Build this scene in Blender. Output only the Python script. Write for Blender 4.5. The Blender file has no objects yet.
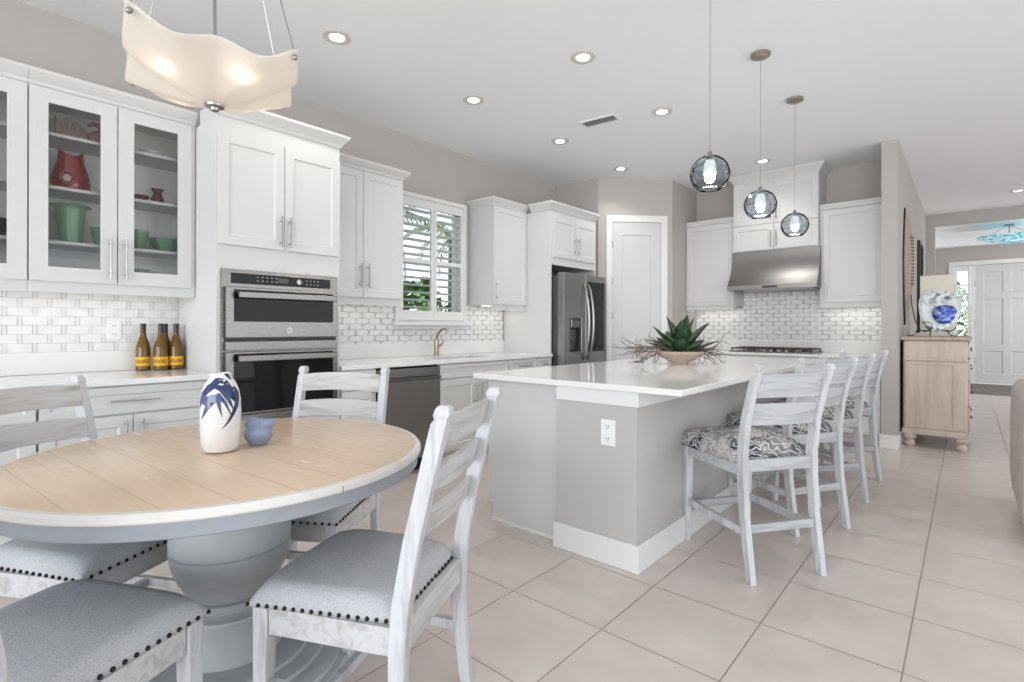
import bpy, bmesh, math, random
from mathutils import Vector, Matrix
random.seed(7)
PI = math.pi
S = bpy.context.scene
COL = S.collection

# ------------------------------------------------------------------ camera, world, big lights, exposure
def set_camera():
    yaw, roll, f, sy = math.radians(41.07), math.radians(0.12), 523.0, -13.0
    fw = Vector((-math.sin(yaw), math.cos(yaw), 0)); rt = Vector((math.cos(yaw), math.sin(yaw), 0)); up = Vector((0, 0, 1))
    r3 = rt * math.cos(roll) + up * math.sin(roll); u3 = -rt * math.sin(roll) + up * math.cos(roll)
    cd = bpy.data.cameras.new('camera'); co = bpy.data.objects.new('camera', cd); COL.objects.link(co)
    cd.sensor_fit = 'HORIZONTAL'; cd.sensor_width = 36.0; cd.lens = 36.0 * f / 1024; cd.shift_y = sy / 1024
    cd.clip_start = 0.02; cd.clip_end = 200
    m = Matrix.Identity(4)
    for i in range(3):
        m[i][0] = r3[i]; m[i][1] = u3[i]; m[i][2] = -fw[i]
    m[0][3], m[1][3], m[2][3] = 0, 0, 1.2
    co.matrix_world = m
    S.camera = co
set_camera()

S.view_settings.view_transform = 'Standard'; S.view_settings.look = 'None'
S.view_settings.gamma = 1.0; S.view_settings.use_curve_mapping = False
S.view_settings.exposure = 0.22
S.cycles.use_denoising = True
S.cycles.max_bounces = 10; S.cycles.diffuse_bounces = 5; S.cycles.glossy_bounces = 4; S.cycles.transmission_bounces = 8
S.cycles.sample_clamp_indirect = 4.0
S.cycles.caustics_reflective = False; S.cycles.caustics_refractive = False

def make_world():
    w = bpy.data.worlds.new('world'); S.world = w; w.use_nodes = True
    nt = w.node_tree; bg = nt.nodes['Background']
    tc = nt.nodes.new('ShaderNodeTexCoord'); sp = nt.nodes.new('ShaderNodeSeparateXYZ'); rp = nt.nodes.new('ShaderNodeValToRGB')
    nt.links.new(tc.outputs['Generated'], sp.inputs[0]); nt.links.new(sp.outputs['Z'], rp.inputs[0])
    rp.color_ramp.elements[0].position = 0.0; rp.color_ramp.elements[0].color = (0.95, 0.97, 1.0, 1)
    rp.color_ramp.elements[1].position = 0.5; rp.color_ramp.elements[1].color = (0.50, 0.74, 1.0, 1)
    nt.links.new(rp.outputs[0], bg.inputs['Color']); bg.inputs['Strength'].default_value = 1.3
make_world()

def make_sun():
    d = bpy.data.lights.new('sun', 'SUN'); d.energy = 4.0; d.angle = 0.01; d.color = (1.0, 0.96, 0.9)
    o = bpy.data.objects.new('sun', d); COL.objects.link(o); o.rotation_euler = Vector((-0.42, 0.12, -0.9)).to_track_quat('-Z', 'Y').to_euler()
make_sun()
def area(name, loc, target, sx, sy, power, color=(1, 1, 1)):
    d = bpy.data.lights.new(name, 'AREA'); d.shape = 'RECTANGLE'; d.size = sx; d.size_y = sy; d.energy = power; d.color = color
    o = bpy.data.objects.new(name, d); COL.objects.link(o); o.location = loc
    o.rotation_euler = (Vector(target) - Vector(loc)).to_track_quat('-Z', 'Y').to_euler()
    return o
# added fill lamps, out of view: behind the camera, at the right and in the foyer
area('back_fill', (1.5, -8.5, 2.0), (-1.0, 6, 1.8), 9.0, 4.0, 620, (0.97, 0.99, 1.0))
area('right_fill', (4.7, 5.2, 1.3), (-2, 5.6, 3.3), 9.0, 2.4, 75, (0.97, 0.99, 1.0))
area('foyer_fill', (3.2, 13.3, 1.6), (0.0, 13.3, 1.4), 2.6, 2.2, 60, (0.98, 0.99, 1.0))

# ------------------------------------------------------------------ materials
def nodes_of(m):
    return m.node_tree, m.node_tree.nodes['Principled BSDF']
def mat(name, col, rough=0.5, metal=0.0, spec=0.5, trans=0.0, ior=1.45, emit=None, estr=0.0, coat=0.0):
    m = bpy.data.materials.new(name); m.use_nodes = True
    _, b = nodes_of(m)
    b.inputs['Base Color'].default_value = (*col, 1); b.inputs['Roughness'].default_value = rough; b.inputs['Metallic'].default_value = metal
    b.inputs['Specular IOR Level'].default_value = spec; b.inputs['IOR'].default_value = ior
    b.inputs['Transmission Weight'].default_value = trans; b.inputs['Coat Weight'].default_value = coat
    if emit:
        b.inputs['Emission Color'].default_value = (*emit, 1); b.inputs['Emission Strength'].default_value = estr
    return m
class NB:
    """tiny node builder"""
    def __init__(s, m): s.nt = m.node_tree; s.b = m.node_tree.nodes.get('Principled BSDF')
    def n(s, t, **k):
        o = s.nt.nodes.new(t)
        for a, v in k.items(): setattr(o, a, v)
        return o
    def put(s, sock, v):
        if isinstance(v, bpy.types.NodeSocket): s.nt.links.new(v, sock)
        else: sock.default_value = v
    def math(s, op, a, b=0.0, c=0.0):
        o = s.n('ShaderNodeMath', operation=op); s.put(o.inputs[0], a); s.put(o.inputs[1], b)
        if op in ('MULTIPLY_ADD', 'SMOOTH_MIN', 'COMPARE'): s.put(o.inputs[2], c)
        return o.outputs[0]
    def pos(s, world=True):
        if world: return s.n('ShaderNodeNewGeometry').outputs['Position']
        return s.n('ShaderNodeTexCoord').outputs['Object']
    def xyz(s, v):
        o = s.n('ShaderNodeSeparateXYZ'); s.put(o.inputs[0], v); return o.outputs
    def vec(s, x, y, z):
        o = s.n('ShaderNodeCombineXYZ')
        for i, v in enumerate((x, y, z)): s.put(o.inputs[i], v)
        return o.outputs[0]
    def mapping(s, v, scale=(1, 1, 1), rot=(0, 0, 0), loc=(0, 0, 0)):
        o = s.n('ShaderNodeMapping'); s.put(o.inputs['Vector'], v); o.inputs['Scale'].default_value = scale; o.inputs['Rotation'].default_value = rot; o.inputs['Location'].default_value = loc
        return o.outputs[0]
    def noise(s, v, scale, detail=3.0, rough=0.5, dist=0.0):
        o = s.n('ShaderNodeTexNoise'); s.put(o.inputs['Vector'], v); o.inputs['Scale'].default_value = scale; o.inputs['Detail'].default_value = detail
        o.inputs['Roughness'].default_value = rough; o.inputs['Distortion'].default_value = dist
        return o.outputs[0]
    def ramp(s, f, stops, interp='LINEAR'):
        o = s.n('ShaderNodeValToRGB'); s.put(o.inputs[0], f); cr = o.color_ramp; cr.interpolation = interp
        while len(cr.elements) < len(stops): cr.elements.new(0.5)
        for e, (p, c) in zip(cr.elements, stops):
            e.position = p; e.color = (*c, 1) if len(c) == 3 else c
        return o.outputs[0]
    def mix(s, f, a, b):
        o = s.n('ShaderNodeMix', data_type='RGBA'); s.put(o.inputs[0], f)
        s.put(o.inputs[6], (*a, 1) if isinstance(a, tuple) else a); s.put(o.inputs[7], (*b, 1) if isinstance(b, tuple) else b)
        return o.outputs[2]
    def bump(s, h, strength=0.2, dist=0.002):
        o = s.n('ShaderNodeBump'); s.put(o.inputs['Height'], h); o.inputs['Strength'].default_value = strength; o.inputs['Distance'].default_value = dist
        s.nt.links.new(o.outputs[0], s.b.inputs['Normal'])
    def col(s, c): s.put(s.b.inputs['Base Color'], c)
    def rgh(s, c): s.put(s.b.inputs['Roughness'], c)

M = {}
M['wall'] = mat('greige_paint', (0.465, 0.438, 0.42), 0.75, spec=0.25)
M['ceil'] = mat('ceiling_paint', (0.87, 0.89, 0.91), 0.9, spec=0.1)
M['trim'] = mat('white_trim_paint', (0.76, 0.76, 0.755), 0.4)
M['cab'] = mat('white_cabinet_paint', (0.64, 0.64, 0.635), 0.35, spec=0.4)
M['cabin'] = mat('cabinet_interior_paint', (0.84, 0.84, 0.83), 0.5, spec=0.3)
M['door'] = mat('white_door_paint', (0.62, 0.62, 0.62), 0.4)
M['island'] = mat('island_grey_paint', (0.50, 0.485, 0.475), 0.7, spec=0.25)
M['nickel'] = mat('brushed_nickel', (0.36, 0.355, 0.345), 0.30, 1.0)
M['bronze'] = mat('champagne_bronze', (0.46, 0.36, 0.26), 0.3, 1.0)
M['black'] = mat('black_plastic', (0.015, 0.015, 0.016), 0.35)
M['iron'] = mat('wrought_iron', (0.03, 0.026, 0.024), 0.5)
M['bglass'] = mat('black_oven_glass', (0.010, 0.010, 0.011), 0.04, spec=0.22)
M['fglass'] = mat('tinted_fridge_glass', (0.018, 0.018, 0.019), 0.06, spec=0.3)
M['darksteel'] = mat('dark_fridge_side', (0.10, 0.10, 0.10), 0.45, 0.6)
M['bluebird'] = mat('blue_grey_glaze', (0.25, 0.31, 0.45), 0.10, coat=0.5)
M['vase'] = mat('white_glazed_ceramic', (0.80, 0.79, 0.78), 0.12, coat=0.4)
M['navy'] = mat('navy_glaze_paint', (0.028, 0.04, 0.13), 0.15, coat=0.4)
M['navy2'] = mat('blue_glaze_paint', (0.065, 0.09, 0.21), 0.15, coat=0.4)
M['nail'] = mat('dark_nailhead', (0.035, 0.025, 0.022), 0.3, 0.8)
M['plate'] = mat('white_plastic', (0.84, 0.84, 0.83), 0.35)
M['slot'] = mat('outlet_slot', (0.06, 0.06, 0.06), 0.5)
M['quartz'] = mat('white_quartz', (0.80, 0.80, 0.795), 0.09, spec=0.5)
M['quartzwall'] = mat('white_quartz_splash', (0.78, 0.775, 0.765), 0.2)
M['pane'] = mat('clear_glass', (0.96, 0.98, 0.98), 0.0, trans=1.0, ior=1.05)
def thin_glass(name, tint, gloss=0.05, rough=0.0, bumpscale=0.0, tint2=None, ior=1.33):
    m = bpy.data.materials.new(name); m.use_nodes = True; nt = m.node_tree; k = NB(m); out = nt.nodes['Material Output']; nt.nodes.remove(nt.nodes['Principled BSDF'])
    tr = k.n('ShaderNodeBsdfTransparent'); tr.inputs[0].default_value = (*tint, 1)
    gl = k.n('ShaderNodeBsdfGlossy'); gl.inputs['Roughness'].default_value = rough; gl.inputs['Color'].default_value = (0.95, 0.97, 0.98, 1)
    fr = k.n('ShaderNodeFresnel'); fr.inputs['IOR'].default_value = ior
    mx = k.n('ShaderNodeMixShader'); nt.links.new(k.math('ADD', fr.outputs[0], gloss), mx.inputs[0])
    nt.links.new(tr.outputs[0], mx.inputs[1]); nt.links.new(gl.outputs[0], mx.inputs[2]); nt.links.new(mx.outputs[0], out.inputs[0])
    if bumpscale:
        vo = k.n('ShaderNodeTexVoronoi', feature='SMOOTH_F1'); k.put(vo.inputs['Vector'], k.pos(False)); vo.inputs['Scale'].default_value = bumpscale
        bp = k.n('ShaderNodeBump'); k.put(bp.inputs['Height'], vo.outputs['Distance']); bp.inputs['Strength'].default_value = 0.3; bp.inputs['Distance'].default_value = 0.012
        nt.links.new(bp.outputs[0], gl.inputs['Normal']); nt.links.new(bp.outputs[0], fr.inputs['Normal'])
        k.put(tr.inputs[0], k.ramp(vo.outputs['Distance'], [(0.1, tint), (0.55, tint2)]))
    return m
M['pane'] = thin_glass('clear_thin_glass', (0.99, 0.995, 0.99), 0.0)
M['cream'] = mat('cream_board', (0.74, 0.69, 0.60), 0.6)
M['redglass'] = mat('red_glaze', (0.25, 0.018, 0.025), 0.12, coat=0.5)
M['ruby'] = mat('ruby_glass', (0.20, 0.035, 0.045), 0.1, trans=0.3)
M['mauve'] = mat('mauve_glass', (0.34, 0.19, 0.19), 0.15, trans=0.2)
M['pinkglass'] = mat('pink_ribbed_glass', (0.60, 0.46, 0.44), 0.2, trans=0.2)
M['greyglass'] = mat('grey_glass', (0.20, 0.21, 0.20), 0.15, trans=0.2)
M['jade'] = mat('jade_green_glass', (0.26, 0.47, 0.32), 0.12, trans=0.2)
M['forest'] = mat('dark_green_glass', (0.10, 0.20, 0.09), 0.12, trans=0.2)
M['whiteglass'] = mat('milk_glass', (0.78, 0.78, 0.76), 0.15)
M['darkbowl'] = mat('black_and_tan_glaze', (0.05, 0.05, 0.055), 0.2)
M['capsule'] = mat('bottle_capsule', (0.035, 0.025, 0.02), 0.35)
M['label'] = mat('yellow_label', (0.80, 0.42, 0.02), 0.5)
M['ink'] = mat('brown_black_ink', (0.09, 0.045, 0.01), 0.6)
M['bulb'] = mat('lit_bulb', (1, 1, 1), 0.5, emit=(1.0, 0.90, 0.76), estr=14)
M['lens'] = mat('lit_downlight_lens', (1, 1, 1), 0.5, emit=(1.0, 0.96, 0.90), estr=5)
M['frost'] = mat('lit_frosted_glass', (0.9, 0.9, 0.88), 0.5, emit=(1.0, 0.95, 0.88), estr=0.25)
M['ring'] = mat('downlight_ring', (0.66, 0.62, 0.58), 0.45)
M['ledbar'] = mat('lit_led_strip', (1, 1, 1), 0.5, emit=(1.0, 0.95, 0.88), estr=0.7)
M['mirror'] = mat('mirror_glass', (0.75, 0.77, 0.78), 0.03, 1.0)
M['leaf'] = mat('agave_leaf', (0.022, 0.060, 0.024), 0.35)
M['canopy'] = mat('canopy_nickel', (0.42, 0.37, 0.32), 0.35, 1.0)

def m_streak(name, base, streak, amount, scale=(22, 22, 3.0), rough=0.55, fine=0.0):
    m = mat(name, base, rough, spec=0.3); k = NB(m)
    v = k.mapping(k.pos(False), scale=scale)
    n1 = k.noise(v, 1.0, 6.0, 0.65, 0.6)
    f = k.ramp(n1, [(0.5 - amount, (0, 0, 0)), (0.80, (1, 1, 1))])
    k.col(k.mix(f, base, streak))
    k.bump(n1, 0.25, 0.002)
    return m
M['white_wood'] = m_streak('whitewashed_wood', (0.585, 0.59, 0.61), (0.29, 0.26, 0.24), 0.02)
M['white_wood_h'] = m_streak('whitewashed_rail_wood', (0.555, 0.55, 0.555), (0.31, 0.27, 0.245), 0.04, scale=(3, 22, 26))
M['tan_wood'] = m_streak('washed_tan_rail_wood', (0.62, 0.57, 0.52), (0.38, 0.29, 0.23), 0.03, scale=(3, 22, 26))
M['stool_wood'] = m_streak('grey_washed_stool_wood', (0.57, 0.575, 0.595), (0.25, 0.235, 0.225), 0.04)
M['stool_rail'] = m_streak('grey_washed_stool_rail', (0.49, 0.50, 0.525), (0.26, 0.245, 0.235), 0.06, scale=(3, 22, 26))
M['dresser'] = m_streak('limed_oak', (0.60, 0.52, 0.45), (0.45, 0.37, 0.31), 0.10, scale=(16, 16, 1.6))
M['dresser_top'] = m_streak('limed_oak_top', (0.47, 0.40, 0.34), (0.34, 0.27, 0.22), 0.10, scale=(16, 1.6, 16))
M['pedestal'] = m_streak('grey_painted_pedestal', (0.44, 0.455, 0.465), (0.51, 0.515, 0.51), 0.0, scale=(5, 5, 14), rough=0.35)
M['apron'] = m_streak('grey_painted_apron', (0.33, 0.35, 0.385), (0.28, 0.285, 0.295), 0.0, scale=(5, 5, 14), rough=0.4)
M['rim'] = m_streak('white_washed_rim', (0.74, 0.715, 0.68), (0.62, 0.56, 0.49), 0.0, scale=(6, 6, 20), rough=0.4)
M['bowlwood'] = m_streak('turned_wood', (0.55, 0.44, 0.36), (0.34, 0.25, 0.19), 0.05, scale=(4, 4, 30))
M['twig'] = mat('dry_twig', (0.135, 0.10, 0.08), 0.7)
M['carved'] = m_streak('carved_driftwood', (0.40, 0.34, 0.29), (0.24, 0.19, 0.15), 0.06, scale=(12, 12, 2))

def m_steel(name, col, rough, aniso_axis=(1, 1, 60)):
    m = mat(name, col, rough, 1.0); k = NB(m)
    n = k.noise(k.mapping(k.pos(False), scale=aniso_axis), 6.0, 2.0)
    k.rgh(k.math('MULTIPLY_ADD', n, 0.06, rough - 0.03))
    return m
M['steel'] = m_steel('stainless_steel', (0.215, 0.208, 0.202), 0.27, (1, 1, 14))
M['hood_steel'] = m_steel('satin_hood_steel', (0.27, 0.26, 0.25), 0.40)
M['steel_dark'] = m_steel('brushed_dark_stainless', (0.34, 0.335, 0.33), 0.33)

def m_fabric(name, a, b, scale=260.0):
    m = mat(name, a, 0.95, spec=0.1); k = NB(m)
    v = k.pos(False); n = k.noise(v, scale, 2.0); n2 = k.noise(v, 6.0, 2.0)
    f = k.math('ADD', k.math('MULTIPLY', n, 0.8), k.math('MULTIPLY', n2, 0.2))
    k.col(k.ramp(f, [(0.3, b), (0.7, a)])); k.bump(n, 0.5, 0.002)
    return m
M['grey_fabric'] = m_fabric('grey_linen', (0.56, 0.565, 0.58), (0.37, 0.375, 0.39))
M['sofa_fabric'] = m_fabric('warm_grey_chenille', (0.64, 0.595, 0.57), (0.47, 0.43, 0.41), 150.0)
M['rug'] = m_fabric('grey_brown_mat', (0.30, 0.27, 0.24), (0.17, 0.15, 0.13), 40.0)

def m_damask():
    m = mat('navy_and_sand_damask', (0.5, 0.5, 0.5), 0.85, spec=0.15); k = NB(m)
    v = k.mapping(k.pos(False), scale=(1, 1, 1.0))
    w = k.n('ShaderNodeTexNoise'); k.put(w.inputs['Vector'], v); w.inputs['Scale'].default_value = 11.0; w.inputs['Detail'].default_value = 1.0
    sw = k.n('ShaderNodeVectorMath', operation='MULTIPLY_ADD'); k.put(sw.inputs[0], w.outputs[1]); sw.inputs[1].default_value = (0.16, 0.16, 0.16); k.put(sw.inputs[2], v)
    wv = k.n('ShaderNodeTexWave', wave_type='RINGS', rings_direction='SPHERICAL'); k.put(wv.inputs['Vector'], sw.outputs[0]); wv.inputs['Scale'].default_value = 6.2
    wv.inputs['Distortion'].default_value = 5.0; wv.inputs['Detail'].default_value = 1.5; wv.inputs['Detail Scale'].default_value = 2.2
    vo = k.n('ShaderNodeTexVoronoi', feature='F1'); k.put(vo.inputs['Vector'], sw.outputs[0]); vo.inputs['Scale'].default_value = 13.0
    big = k.noise(v, 7.0, 1.0)
    f = k.math('ADD', k.math('MULTIPLY', wv.outputs['Fac'], 0.55), k.math('MULTIPLY', vo.outputs['Distance'], 0.55))
    c1 = k.ramp(f, [(0.0, (0.05, 0.055, 0.075)), (0.36, (0.50, 0.49, 0.49)), (0.46, (0.52, 0.45, 0.39)), (0.54, (0.56, 0.55, 0.54)), (0.64, (0.055, 0.06, 0.08)), (0.80, (0.20, 0.20, 0.22)), (0.88, (0.50, 0.49, 0.48))], 'CONSTANT')
    k.col(k.mix(k.ramp(big, [(0.45, (0, 0, 0)), (0.62, (0.6, 0.6, 0.6))]), c1, (0.50, 0.47, 0.45)))
    return m
M['damask'] = m_damask()

def m_floor():
    m = mat('beige_porcelain_tile', (0.6, 0.5, 0.45), 0.3, spec=0.4); k = NB(m)
    p = k.xyz(k.pos()); P = 0.4645
    def edge(c, off):
        u = k.math('FRACT', k.math('DIVIDE', k.math('ADD', c, off + 40 * P), P))
        return k.math('MULTIPLY', k.math('MINIMUM', u, k.math('SUBTRACT', 1.0, u)), P), k.math('FLOOR', k.math('DIVIDE', k.math('ADD', c, off + 40 * P), P))
    ex, ix = edge(p[0], 0.170); ey, iy = edge(p[1], -2.735)
    d = k.math('MINIMUM', ex, ey)
    g = k.ramp(d, [(0.0025, (1, 1, 1)), (0.0042, (0, 0, 0))])
    rnd = k.n('ShaderNodeTexWhiteNoise', noise_dimensions='2D'); k.put(rnd.inputs[0], k.vec(ix, iy, 0.0))
    n = k.noise(k.vec(k.math('ADD', p[0], k.math('MULTIPLY', rnd.outputs[0], 9.0)), p[1], 0.0), 3.2, 6.0, 0.6)
    base = k.ramp(n, [(0.3, (0.60, 0.515, 0.465)), (0.7, (0.68, 0.61, 0.565))])
    base = k.mix(k.math('MULTIPLY', rnd.outputs[0], 0.25), base, (0.62, 0.55, 0.51))
    k.col(k.mix(g, base, (0.27, 0.215, 0.185)))
    k.rgh(k.math('MULTIPLY_ADD', g, 0.4, 0.27))
    k.bump(k.math('SUBTRACT', 1.0, g), 0.3, 0.002)
    return m
M['floor'] = m_floor()

def m_splash(name, axis, L=0.135, Hh=0.053, dark=(0.21, 0.205, 0.20), pair=False):
    """rows of staggered white pickets with grey stone dashes between their ends"""
    m = mat(name, (0.8, 0.8, 0.8), 0.18, spec=0.5); k = NB(m)
    p = k.xyz(k.pos()); u0 = p[axis]; z = p[2]
    r = k.math('DIVIDE', k.math('ADD', z, 2.0), Hh); row = k.math('FLOOR', r); fz = k.math('ABSOLUTE', k.math('SUBTRACT', k.math('FRACT', r), 0.5))
    u = k.math('ADD', k.math('DIVIDE', k.math('ADD', u0, 20.0), L), k.math('MULTIPLY', k.math('MODULO', row, 2.0), 0.5))
    fu = k.math('FRACT', u); d = k.math('MULTIPLY', k.math('MINIMUM', fu, k.math('SUBTRACT', 1.0, fu)), L)
    tip = k.math('SUBTRACT', d, k.math('MULTIPLY', fz, 0.026))      # pointed picket ends
    vj = k.ramp(k.math('ADD', k.math('ABSOLUTE', tip), 0.0), [(0.0040, (1, 1, 1)), (0.0075, (0, 0, 0))])
    if pair: vj = k.ramp(k.math('ABSOLUTE', k.math('SUBTRACT', d, 0.010)), [(0.0012, (1, 1, 1)), (0.0034, (0, 0, 0))])
    acc = k.ramp(d if pair else tip, [(0.009 if pair else 0.0, (1, 1, 1)), (0.0095 if pair else 0.001, (0, 0, 0))])
    hj = k.ramp(fz, [(0.47 if pair else 0.425, (0, 0, 0)), (0.485 if pair else 0.46, (1, 1, 1))])
    rnd = k.noise(k.vec(u0, z, 0.0), 9.0, 2.0)
    vary = k.ramp(rnd, [(0.38, (0.3, 0.3, 0.3)), (0.58, (1, 1, 1))])
    tile = k.ramp(k.noise(k.vec(u0, z, 3.0), 14.0, 3.0), [(0.3, (0.80, 0.795, 0.785)), (0.7, (0.72, 0.715, 0.71))])
    c = k.mix(k.math('MULTIPLY', k.math('MAXIMUM', vj, hj), k.math('MULTIPLY', vary, 0.75)), tile, dark)
    c = k.mix(k.math('MULTIPLY', acc, 0.35), c, (0.62, 0.62, 0.62))
    k.col(c); k.bump(k.math('SUBTRACT', 1.0, k.math('MAXIMUM', vj, hj)), 0.25, 0.002)
    return m
M['splash_y'] = m_splash('picket_tile_side', 1, 0.13, 0.0535, (0.20, 0.20, 0.20), True)
M['splash_s'] = m_splash('picket_tile_sink', 1)
M['splash_x'] = m_splash('picket_tile_range', 0)

def m_planks():
    m = mat('washed_plank_top', (0.6, 0.5, 0.4), 0.25, spec=0.5); k = NB(m)
    p = k.xyz(k.pos(False)); W = 0.138
    v = k.math('DIVIDE', k.math('ADD', p[1], 20 * W - 0.015), W); f = k.math('FRACT', v); i = k.math('FLOOR', v)
    d = k.math('MULTIPLY', k.math('MINIMUM', f, k.math('SUBTRACT', 1.0, f)), W)
    g = k.ramp(d, [(0.0010, (1, 1, 1)), (0.0022, (0, 0, 0))])
    n = k.noise(k.vec(k.math('MULTIPLY', p[0], 2.0), k.math('MULTIPLY', p[1], 22.0), i), 2.0, 5.0, 0.6)
    base = k.ramp(n, [(0.3, (0.72, 0.53, 0.375)), (0.7, (0.755, 0.585, 0.43))])
    k.col(k.mix(k.math('MULTIPLY', g, 0.4), base, (0.36, 0.27, 0.20)))
    k.rgh(k.math('MULTIPLY_ADD', n, 0.15, 0.17)); k.bump(k.math('SUBTRACT', 1.0, g), 0.3, 0.002)
    return m
M['planks'] = m_planks()

def m_shade():
    m = bpy.data.materials.new('lit_alabaster_glass'); m.use_nodes = True; nt = m.node_tree; b = nt.nodes['Principled BSDF']; k = NB(m)
    n = k.noise(k.mapping(k.pos(False), scale=(60, 10, 14), rot=(0, 0, 0.6)), 2.5, 5.0, 0.6, 0.8)
    k.col(k.ramp(n, [(0.3, (0.82, 0.785, 0.74)), (0.7, (0.90, 0.88, 0.85))]))
    b.inputs['Roughness'].default_value = 0.25
    tr = k.n('ShaderNodeBsdfTranslucent'); tr.inputs[0].default_value = (0.96, 0.92, 0.86, 1)
    mx = k.n('ShaderNodeMixShader'); mx.inputs[0].default_value = 0.58
    out = nt.nodes['Material Output']
    nt.links.new(b.outputs[0], mx.inputs[1]); nt.links.new(tr.outputs[0], mx.inputs[2]); nt.links.new(mx.outputs[0], out.inputs[0])
    return m
M['shade'] = m_shade()

M['globe'] = thin_glass('smoked_seeded_glass', (0.95, 0.957, 0.965), 0.0, 0.02, 38.0, (0.79, 0.825, 0.85), 1.14)
def m_bottle():
    m = mat('amber_bottle_glass', (0.20, 0.10, 0.006), 0.03, trans=0.35, ior=1.4, coat=0.3)
    return m
M['bottle'] = m_bottle()
def m_swirl():
    m = mat('blue_swirl_glass', (0.2, 0.5, 0.7), 0.15, emit=(1, 1, 1), estr=0.0); k = NB(m)
    n = k.noise(k.mapping(k.pos(False), scale=(3, 3, 8)), 1.6, 4.0, 0.6, 1.5)
    c = k.ramp(n, [(0.30, (0.02, 0.20, 0.38)), (0.45, (0.08, 0.50, 0.66)), (0.58, (0.70, 0.90, 0.95)), (0.72, (0.10, 0.38, 0.60))])
    k.col(c); k.put(k.b.inputs['Emission Color'], c); k.b.inputs['Emission Strength'].default_value = 0.22
    return m
M['swirl'] = m_swirl()
def m_artglass():
    m = mat('white_blue_art_glass', (0.8, 0.8, 0.8), 0.08, coat=0.5); k = NB(m)
    n = k.noise(k.mapping(k.pos(False), scale=(1, 1, 1)), 9.0, 3.0, 0.55, 1.2)
    k.col(k.ramp(n, [(0.34, (0.10, 0.14, 0.17)), (0.41, (0.45, 0.50, 0.52)), (0.5, (0.74, 0.76, 0.76)), (0.68, (0.60, 0.66, 0.66)), (0.8, (0.35, 0.40, 0.20))]))
    return m
M['artglass'] = m_artglass()
def m_bluespot():
    m = mat('cobalt_spot_glass', (0.1, 0.15, 0.6), 0.08, coat=0.5); k = NB(m)
    n = k.noise(k.pos(False), 16.0, 3.0, 0.6, 1.0)
    k.col(k.ramp(n, [(0.33, (0.015, 0.03, 0.25)), (0.48, (0.05, 0.12, 0.55)), (0.60, (0.40, 0.52, 0.78)), (0.72, (0.75, 0.80, 0.88))]))
    return m
M['bluespot'] = m_bluespot()
def m_bush(name, a, b):
    m = mat(name, a, 0.5); k = NB(m)
    n = k.noise(k.pos(), 5.0, 3.0); k.col(k.ramp(n, [(0.35, a), (0.65, b)]))
    return m
M['bush'] = m_bush('shrub_leaf', (0.04, 0.13, 0.03), (0.16, 0.30, 0.08))
M['palm'] = m_bush('palm_leaf', (0.07, 0.14, 0.05), (0.30, 0.34, 0.12))
M['lawn'] = m_bush('lawn_turf', (0.10, 0.20, 0.05), (0.18, 0.30, 0.09))

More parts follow.
